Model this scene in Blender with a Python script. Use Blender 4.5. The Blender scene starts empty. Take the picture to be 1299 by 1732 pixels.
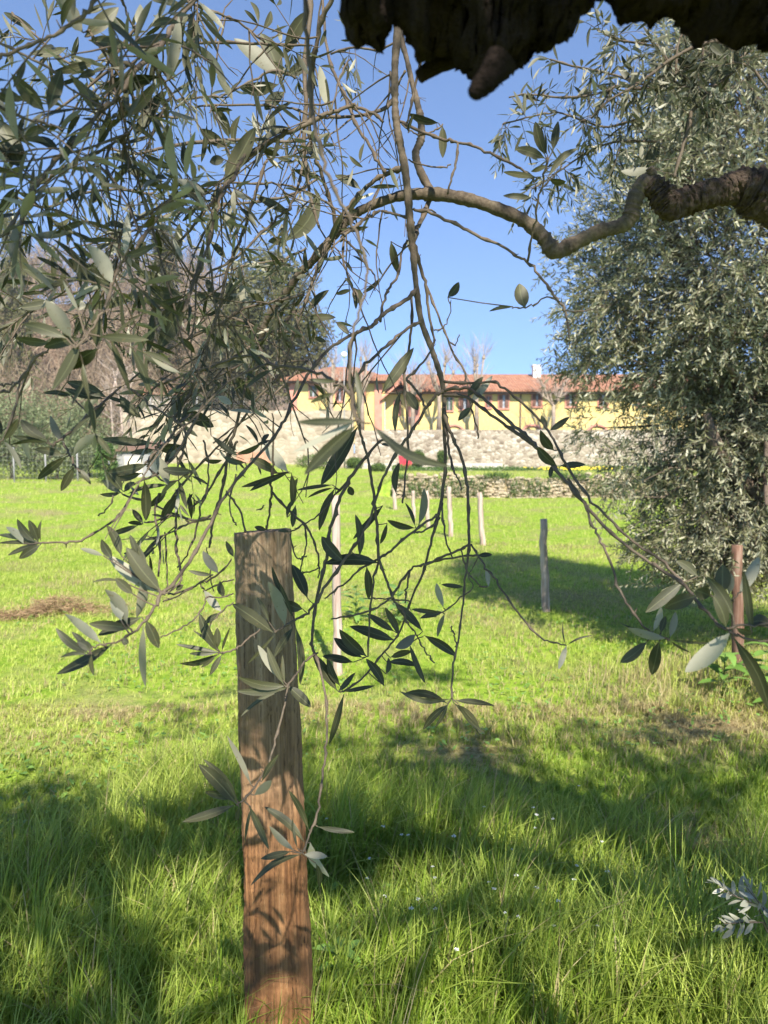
import bpy, math, random
import numpy as np
from mathutils import Vector, Matrix

random.seed(7)
rng = np.random.default_rng(11)
S = bpy.context.scene
R = math.radians

# ------------------------------------------------------------------ camera
CAM = Vector((0.0, 0.0, 1.6))
PITCH = math.atan(98.0 / 1250.0)
cam_d = bpy.data.cameras.new("camera")
cam = bpy.data.objects.new("camera", cam_d)
S.collection.objects.link(cam)
cam.location = CAM
cam.rotation_euler = (R(90) - PITCH, 0, 0)
cam_d.sensor_fit = 'VERTICAL'
cam_d.sensor_height = 36.0
cam_d.sensor_width = 27.0
cam_d.lens = 1250.0 / 1732.0 * 36.0
cam_d.clip_start = 0.05
cam_d.clip_end = 2000
cam_d.dof.use_dof = True
cam_d.dof.focus_distance = 1.55
cam_d.dof.aperture_fstop = 6.8
S.camera = cam

# ------------------------------------------------------------------ light
SUN = Vector((0.21, -1.0, 0.97)).normalized()
w = bpy.data.worlds.new("World"); S.world = w; w.use_nodes = True
nt = w.node_tree; nt.nodes.clear()
sky = nt.nodes.new('ShaderNodeTexSky'); sky.sky_type = 'NISHITA'; sky.sun_disc = False
sky.sun_elevation = math.asin(SUN.z); sky.sun_rotation = math.atan2(SUN.x, SUN.y)
sky.air_density = 0.8; sky.dust_density = 0.0; sky.ozone_density = 3.0; sky.altitude = 1500
bg = nt.nodes.new('ShaderNodeBackground'); bg.inputs[1].default_value = 0.15
wo = nt.nodes.new('ShaderNodeOutputWorld')
tc = nt.nodes.new('ShaderNodeTexCoord'); va = nt.nodes.new('ShaderNodeVectorMath'); va.operation = 'ADD'; va.inputs[1].default_value = (0, 0, 0.17)
vn = nt.nodes.new('ShaderNodeVectorMath'); vn.operation = 'NORMALIZE'
nt.links.new(tc.outputs['Generated'], va.inputs[0]); nt.links.new(va.outputs[0], vn.inputs[0]); nt.links.new(vn.outputs[0], sky.inputs[0])
nt.links.new(sky.outputs[0], bg.inputs[0]); nt.links.new(bg.outputs[0], wo.inputs[0])
sd = bpy.data.lights.new("sun", 'SUN'); sd.energy = 5.0; sd.angle = R(0.55); sd.color = (1.0, 0.93, 0.82)
so = bpy.data.objects.new("sun", sd); S.collection.objects.link(so)
so.rotation_euler = (-SUN).to_track_quat('-Z', 'Y').to_euler()
S.view_settings.view_transform = 'Standard'; S.view_settings.look = 'None'
S.view_settings.exposure = 1.17; S.view_settings.gamma = 1.0
S.cycles.max_bounces = 6; S.cycles.transparent_max_bounces = 8

# ------------------------------------------------------------------ helpers
CP, SP = math.cos(PITCH), math.sin(PITCH)
def at(px, py, Y):
    """world point seen at photo pixel (px,py) whose world Y is Y"""
    a = (px - 649.5) / 1250.0; b = -(py - 866.0) / 1250.0
    dy = CP + b * SP; dz = b * CP - SP
    return Vector((a * Y / dy, Y, 1.6 + dz * Y / dy))
def proj(p):
    v = p[..., 1] * CP - (p[..., 2] - 1.6) * SP
    u = p[..., 1] * SP + (p[..., 2] - 1.6) * CP
    v2 = np.where(v < 0.02, 0.02, v)
    return 649.5 + 1250 * p[..., 0] / v2, 866 - 1250 * u / v2, v
def tag(o, label=None, cat=None, group=None, kind=None):
    if label: o['label'] = label
    if cat: o['category'] = cat
    if group: o['group'] = group
    if kind: o['kind'] = kind
    return o
def empty(name, loc=(0, 0, 0), rz=0.0):
    o = bpy.data.objects.new(name, None); S.collection.objects.link(o)
    o.location = loc; o.rotation_euler = (0, 0, rz); o.empty_display_size = 0.1
    return o
def mesh_obj(name, V, F, m, parent=None, uv=None, smooth=True, attrs=None, offset=None):
    V = np.asarray(V, dtype=np.float64)
    if offset is not None: V = V - np.asarray(offset)
    me = bpy.data.meshes.new(name)
    if isinstance(F, np.ndarray):
        k = F.shape[1]
        me.vertices.add(len(V)); me.vertices.foreach_set('co', V.astype(np.float32).ravel())
        me.loops.add(F.size); me.loops.foreach_set('vertex_index', F.astype(np.int32).ravel())
        me.polygons.add(len(F))
        me.polygons.foreach_set('loop_start', np.arange(0, F.size, k, dtype=np.int32))
        me.polygons.foreach_set('loop_total', np.full(len(F), k, dtype=np.int32))
        me.update(calc_edges=True)
    else:
        me.from_pydata([tuple(v) for v in V], [], F); me.update()
    if smooth:
        me.polygons.foreach_set('use_smooth', np.ones(len(me.polygons), dtype=bool))
    if uv is not None:
        l = me.uv_layers.new(name='UVMap')
        vi = np.zeros(len(me.loops), dtype=np.int32); me.loops.foreach_get('vertex_index', vi)
        l.data.foreach_set('uv', np.asarray(uv, dtype=np.float32)[vi].ravel())
    for n, a in (attrs or {}).items():
        a = np.asarray(a, dtype=np.float32)
        if a.ndim == 1:
            t = me.attributes.new(n, 'FLOAT', 'POINT'); t.data.foreach_set('value', a)
        else:
            t = me.attributes.new(n, 'FLOAT_COLOR', 'POINT'); t.data.foreach_set('color', a.ravel())
    me.materials.append(m)
    o = bpy.data.objects.new(name, me); S.collection.objects.link(o)
    if parent: o.parent = parent
    return o
def copy_tree(o, parent=None):
    c = o.copy(); S.collection.objects.link(c)
    if parent: c.parent = parent
    for ch in list(o.children): copy_tree(ch, c)
    return c

class MB:
    """collects boxes, prisms and tubes for ONE mesh"""
    def __init__(s): s.V = []; s.F = []
    def add(s, V, F):
        b = len(s.V); s.V += [tuple(v) for v in V]; s.F += [tuple(i + b for i in f) for f in F]
    def box(s, x0, x1, y0, y1, z0, z1):
        s.add([(x0,y0,z0),(x1,y0,z0),(x1,y1,z0),(x0,y1,z0),(x0,y0,z1),(x1,y0,z1),(x1,y1,z1),(x0,y1,z1)],
              [(0,3,2,1),(4,5,6,7),(0,1,5,4),(1,2,6,5),(2,3,7,6),(3,0,4,7)])
    def tube(s, P, rad, n=8, jitter=0.0, cap=True):
        P = [Vector(p) for p in P]; m = len(P)
        T = [(P[min(i+1, m-1)] - P[max(i-1, 0)]).normalized() for i in range(m)]
        up = Vector((0.13, 0.21, 0.97)) if abs(T[0].z) < 0.9 else Vector((1, 0.1, 0))
        N = (up - T[0] * up.dot(T[0])).normalized(); V = []; F = []
        for i in range(m):
            N = (N - T[i] * N.dot(T[i])).normalized(); B = T[i].cross(N)
            for k in range(n):
                a = 2 * math.pi * k / n
                r = rad[i] * (1 + (random.uniform(-jitter, jitter) if jitter else 0))
                V.append(P[i] + (N * math.cos(a) + B * math.sin(a)) * r)
        for i in range(m - 1):
            for k in range(n):
                k2 = (k + 1) % n
                F.append((i*n+k, i*n+k2, (i+1)*n+k2, (i+1)*n+k))
        if cap:
            F.append(tuple(range(n))[::-1]); F.append(tuple((m-1)*n + k for k in range(n)))
        s.add(V, F)
    def build(s, name, m, parent=None, smooth=True, offset=None):
        return mesh_obj(name, s.V, s.F, m, parent, smooth=smooth, offset=offset)

def spline(P, W, sub=4):
    """Catmull-Rom through points with widths"""
    out = []; ow = []; n = len(P)
    for i in range(n - 1):
        p0 = P[max(i-1, 0)]; p1 = P[i]; p2 = P[i+1]; p3 = P[min(i+2, n-1)]
        for j in range(sub):
            t = j / sub
            out.append(0.5 * ((2*p1) + (p2-p0)*t + (2*p0-5*p1+4*p2-p3)*t*t + (-p0+3*p1-3*p2+p3)*t**3))
            ow.append(W[i] * (1-t) + W[i+1] * t)
    out.append(P[-1]); ow.append(W[-1]); return out, ow

# ------------------------------------------------------------------ materials
class MT:
    def __init__(s, name, rough=0.8, spec=0.3):
        s.m = bpy.data.materials.new(name); s.m.use_nodes = True; s.t = s.m.node_tree; s.t.nodes.clear()
        s.out = s.t.nodes.new('ShaderNodeOutputMaterial'); s.p = s.t.nodes.new('ShaderNodeBsdfPrincipled')
        s.p.inputs['Roughness'].default_value = rough; s.p.inputs['Specular IOR Level'].default_value = spec
        s.t.links.new(s.p.outputs[0], s.out.inputs[0])
        s._co = None
    def n(s, t, **kw):
        x = s.t.nodes.new(t)
        for k, v in kw.items(): setattr(x, k, v)
        return x
    def l(s, a, b): s.t.links.new(a, b)
    def co(s, scale=(1,1,1)):
        if s._co is None: s._co = s.n('ShaderNodeTexCoord')
        mp = s.n('ShaderNodeMapping'); mp.inputs['Scale'].default_value = scale
        s.l(s._co.outputs['Object'], mp.inputs[0]); return mp.outputs[0]
    def noise(s, scale, detail=4, vec=None, rough=0.6, dist=0):
        x = s.n('ShaderNodeTexNoise'); x.inputs['Scale'].default_value = scale
        x.inputs['Detail'].default_value = detail; x.inputs['Roughness'].default_value = rough
        x.inputs['Distortion'].default_value = dist
        s.l(vec if vec is not None else s.co(), x.inputs['Vector']); return x.outputs['Fac']
    def vor(s, scale, vec=None, feature='F1', out='Distance'):
        x = s.n('ShaderNodeTexVoronoi'); x.feature = feature; x.inputs['Scale'].default_value = scale
        s.l(vec if vec is not None else s.co(), x.inputs['Vector']); return x.outputs[out]
    def ramp(s, fac, stops):
        x = s.n('ShaderNodeValToRGB'); e = x.color_ramp.elements
        while len(e) < len(stops): e.new(0.5)
        for i, (p, c) in enumerate(stops): e[i].position = p; e[i].color = (*c, 1)
        s.l(fac, x.inputs[0]); return x.outputs[0]
    def mix(s, fac, a, b, mode='MIX'):
        x = s.n('ShaderNodeMix', data_type='RGBA', blend_type=mode)
        for sock, v in ((0, fac), (6, a), (7, b)):
            if hasattr(v, 'is_linked') or hasattr(v, 'links'): s.l(v, x.inputs[sock])
            elif isinstance(v, (int, float)): x.inputs[sock].default_value = v
            else: x.inputs[sock].default_value = (*v, 1)
        return x.outputs[2]
    def math(s, op, a, b=0.5):
        x = s.n('ShaderNodeMath', operation=op)
        for i, v in enumerate((a, b)):
            if isinstance(v, (int, float)): x.inputs[i].default_value = v
            else: s.l(v, x.inputs[i])
        return x.outputs[0]
    def bump(s, h, strength=0.5, dist=0.01):
        x = s.n('ShaderNodeBump'); x.inputs['Strength'].default_value = strength; x.inputs['Distance'].default_value = dist
        s.l(h, x.inputs['Height']); s.l(x.outputs[0], s.p.inputs['Normal'])
    def col(s, c):
        if isinstance(c, tuple): s.p.inputs['Base Color'].default_value = (*c, 1)
        else: s.l(c, s.p.inputs['Base Color'])
        return s
    def translucent(s, c, fac):
        tr = s.n('ShaderNodeBsdfTranslucent'); mx = s.n('ShaderNodeMixShader'); mx.inputs[0].default_value = fac
        s.l(c, tr.inputs[0]); s.l(s.p.outputs[0], mx.inputs[1]); s.l(tr.outputs[0], mx.inputs[2]); s.l(mx.outputs[0], s.out.inputs[0])

def simple(name, c1, c2, scale=6, rough=0.85, bump=0.3, bd=0.01, spec=0.25):
    t = MT(name, rough, spec); f = t.noise(scale, 5)
    t.col(t.ramp(f, [(0.3, c1), (0.7, c2)])); t.bump(t.noise(scale * 4, 4), bump, bd); return t.m

def leaf_mat(name, top1, top2, under1, under2, rough=0.45, trans=0.12):
    t = MT(name, rough, 0.28)
    g = t.n('ShaderNodeNewGeometry'); a = t.n('ShaderNodeAttribute', attribute_name='rnd')
    top = t.ramp(a.outputs['Fac'], [(0.0, top1), (1.0, top2)])
    und = t.ramp(a.outputs['Fac'], [(0.0, under1), (1.0, under2)])
    uv = t.n('ShaderNodeUVMap'); sx = t.n('ShaderNodeSeparateXYZ'); t.l(uv.outputs[0], sx.inputs[0])
    rib = t.math('LESS_THAN', t.math('ABSOLUTE', t.math('SUBTRACT', sx.outputs[0], 0.5)), 0.035)
    ribc = t.mix(t.math('MULTIPLY', rib, 0.38), top, (0.19, 0.20, 0.10))
    nz = t.noise(60, 3)
    c = t.mix(g.outputs['Backfacing'], ribc, und)
    c = t.mix(t.math('MULTIPLY', nz, 0.35), c, (0.09, 0.085, 0.04))
    blot = t.ramp(t.noise(170, 2), [(0.66, (0, 0, 0)), (0.72, (.7, .7, .7))]); c = t.mix(blot, c, (0.11, 0.08, 0.035))
    t.bump(t.noise(90, 2), .25, .001)
    t.col(c); t.translucent(c, trans); return t.m

M = {}
M['leaf'] = leaf_mat('olive_leaf', (0.024, 0.028, 0.012), (0.066, 0.066, 0.032), (0.14, 0.135, 0.095), (0.36, 0.345, 0.26), rough=.5)
M['leaf_far'] = leaf_mat('olive_leaf_far', (0.085, 0.093, 0.037), (0.23, 0.23, 0.12), (0.30, 0.30, 0.19), (0.55, 0.53, 0.37), trans=0.2)
t = MT('bark', 0.95, 0.15); n1 = t.noise(28, 6); n2 = t.noise(140, 4)
t.col(t.mix(0.4, t.ramp(n1, [(0.3, (0.05, 0.038, 0.028)), (0.55, (0.14, 0.105, 0.08)), (0.75, (0.24, 0.20, 0.15))]), t.ramp(n2, [(0.35, (0.06, 0.045, 0.03)), (0.7, (0.20, 0.16, 0.12))])))
t.bump(t.mix(0.5, n1, n2), 0.7, 0.006); M['bark'] = t.m
t = MT('smooth_bark', 0.85, 0.2); n1 = t.noise(22, 5); n2 = t.noise(160, 3)
t.col(t.mix(0.45, t.ramp(n1, [(0.32, (0.04, 0.03, 0.021)), (0.5, (0.10, 0.077, 0.053)), (0.7, (0.13, 0.11, 0.066))]), t.ramp(n2, [(0.35, (0.035, 0.026, 0.02)), (0.7, (0.16, 0.125, 0.09))])))
t.bump(n2, 0.5, 0.002); M['limb'] = t.m
t = MT('twig_bark', 0.8, 0.25); n1 = t.noise(30, 4); n2 = t.noise(220, 2)
t.col(t.mix(0.35, t.ramp(n1, [(0.3, (0.065, 0.047, 0.034)), (0.7, (0.14, 0.112, 0.078))]), t.ramp(n2, [(0.3, (0.045, 0.033, 0.023)), (0.7, (0.17, 0.13, 0.09))])))
t.bump(n2, 0.4, 0.001); M['twig'] = t.m
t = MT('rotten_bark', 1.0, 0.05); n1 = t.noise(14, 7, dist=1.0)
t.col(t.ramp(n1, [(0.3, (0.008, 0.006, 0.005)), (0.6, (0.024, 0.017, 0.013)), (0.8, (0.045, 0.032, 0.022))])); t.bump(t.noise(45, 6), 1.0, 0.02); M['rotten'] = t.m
t = MT('rough_bark', 1.0, 0.08); n1 = t.noise(30, 7, dist=1.5); n2 = t.noise(90, 5)
t.col(t.mix(.5, t.ramp(n1, [(0.32, (0.02, 0.014, 0.01)), (0.55, (0.085, 0.06, 0.045)), (0.75, (0.15, 0.12, 0.095))]), t.ramp(n2, [(0.3, (0.02, 0.014, 0.01)), (0.7, (0.13, 0.10, 0.075))])))
t.bump(n1, 1.0, 0.012); M['rough'] = t.m
# ------------------------------------------------------------------ leaves and twigs
class Leaves:
    def __init__(s): s.B=[]; s.D=[]; s.N=[]; s.L=[]; s.W=[]; s.C=[]
    def add(s, B, D, N, L, W, C=0.1):
        s.B.append(tuple(B)); s.D.append(tuple(D)); s.N.append(tuple(N)); s.L.append(L); s.W.append(W); s.C.append(C)
    def build(s, name, m, parent=None, fine=True, offset=None):
        B = np.array(s.B); D = np.array(s.D); N = np.array(s.N); L = np.array(s.L)[:, None]; W = np.array(s.W)[:, None]; C = np.array(s.C)[:, None]
        D = D / np.linalg.norm(D, axis=1, keepdims=True)
        N = N - D * (N * D).sum(1, keepdims=True); N = N / (np.linalg.norm(N, axis=1, keepdims=True) + 1e-9)
        A = np.cross(D, N); n = len(B)
        if fine:
            T = [0, .08, .2, .36, .52, .68, .83, .94, 1.0]; Wd = [.05, .22, .66, .93, 1.0, .92, .66, .32, .02]
        else:
            T = [0, .4, .75, 1.0]; Wd = [.1, 1.0, .75, .03]
        tw = rng.uniform(-0.9, 0.9, (n, 1)); sb = rng.normal(0, 0.05, (n, 1))
        rows = []; uvs = []
        across = (-1, 0, 1) if fine else (-1, 1)
        for t, wd in zip(T, Wd):
            ang = tw * (t - 0.3); a2 = A * np.cos(ang) + N * np.sin(ang); n2 = N * np.cos(ang) - A * np.sin(ang)
            c = B + D * (L * t) - N * (C * L * t * t) + A * (sb * L * math.sin(t * math.pi))
            for k in across:
                rows.append(c + a2 * (W * 0.5 * wd * k) + n2 * (W * 0.13 * wd * abs(k) if fine else 0))
                uvs.append((0.5 + 0.5 * k * max(wd, .2), t))
        V = np.stack(rows, 1).reshape(-1, 3); R_ = len(T); K = len(across)
        q = []
        for i in range(R_ - 1):
            for j in range(K - 1):
                q.append((i*K+j, i*K+j+1, (i+1)*K+j+1, (i+1)*K+j))
        F = (np.array(q)[None] + (np.arange(n) * R_ * K)[:, None, None]).reshape(-1, 4)
        uv = np.tile(np.array(uvs), (n, 1)); rnd = np.repeat(rng.uniform(0, 1, n), R_ * K)
        return mesh_obj(name, V, F, m, parent, uv=uv, attrs={'rnd': rnd}, offset=offset)

def rv(s=1.0): return Vector((random.gauss(0, s), random.gauss(0, s), random.gauss(0, s)))
def spray(lv, mb, P, D, length, n, ll, droop=0.5, r=0.0012, up=0.5, wr=0.23, ok=None):
    """a short shoot with opposite leaves"""
    P = Vector(P); D = Vector(D).normalized(); pts = [P.copy()]; dirs = [D.copy()]
    step = length / n; ax = rv().cross(D).normalized()
    for i in range(n):
        D = (D + Vector((0, 0, -droop / n)) + rv(0.06)).normalized(); P = P + D * step; pts.append(P.copy()); dirs.append(D.copy())
    if ok and not all(ok(p) for p in pts): return False
    if mb is not None: mb.tube(pts, [r * (1.25 - 0.8 * i / n) for i in range(n + 1)], 5, cap=False)
    for i in range(1, n + 1):
        a = ax if i % 2 else dirs[i].cross(ax)
        a = (a - dirs[i] * a.dot(dirs[i])).normalized()
        f = 0.65 + 0.5 * math.sin(math.pi * (i / n) ** 0.7)
        for sgn in (1, -1):
            if random.random() < 0.12: continue
            d = (dirs[i] * random.uniform(0.5, 1.1) + a * sgn * random.uniform(0.6, 1.0) + rv(0.12)).normalized()
            nn = (dirs[i] * -0.6 + Vector((0, 0, up)) + rv(0.45))
            L = ll * f * random.uniform(0.75, 1.15)
            lv.add(pts[i], d, nn, L, L * wr * random.uniform(0.8, 1.15), random.uniform(-0.05, 0.25))
    L = ll * 0.7; lv.add(pts[-1], dirs[-1], rv(), L, L * wr, 0.1)
    return True

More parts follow.
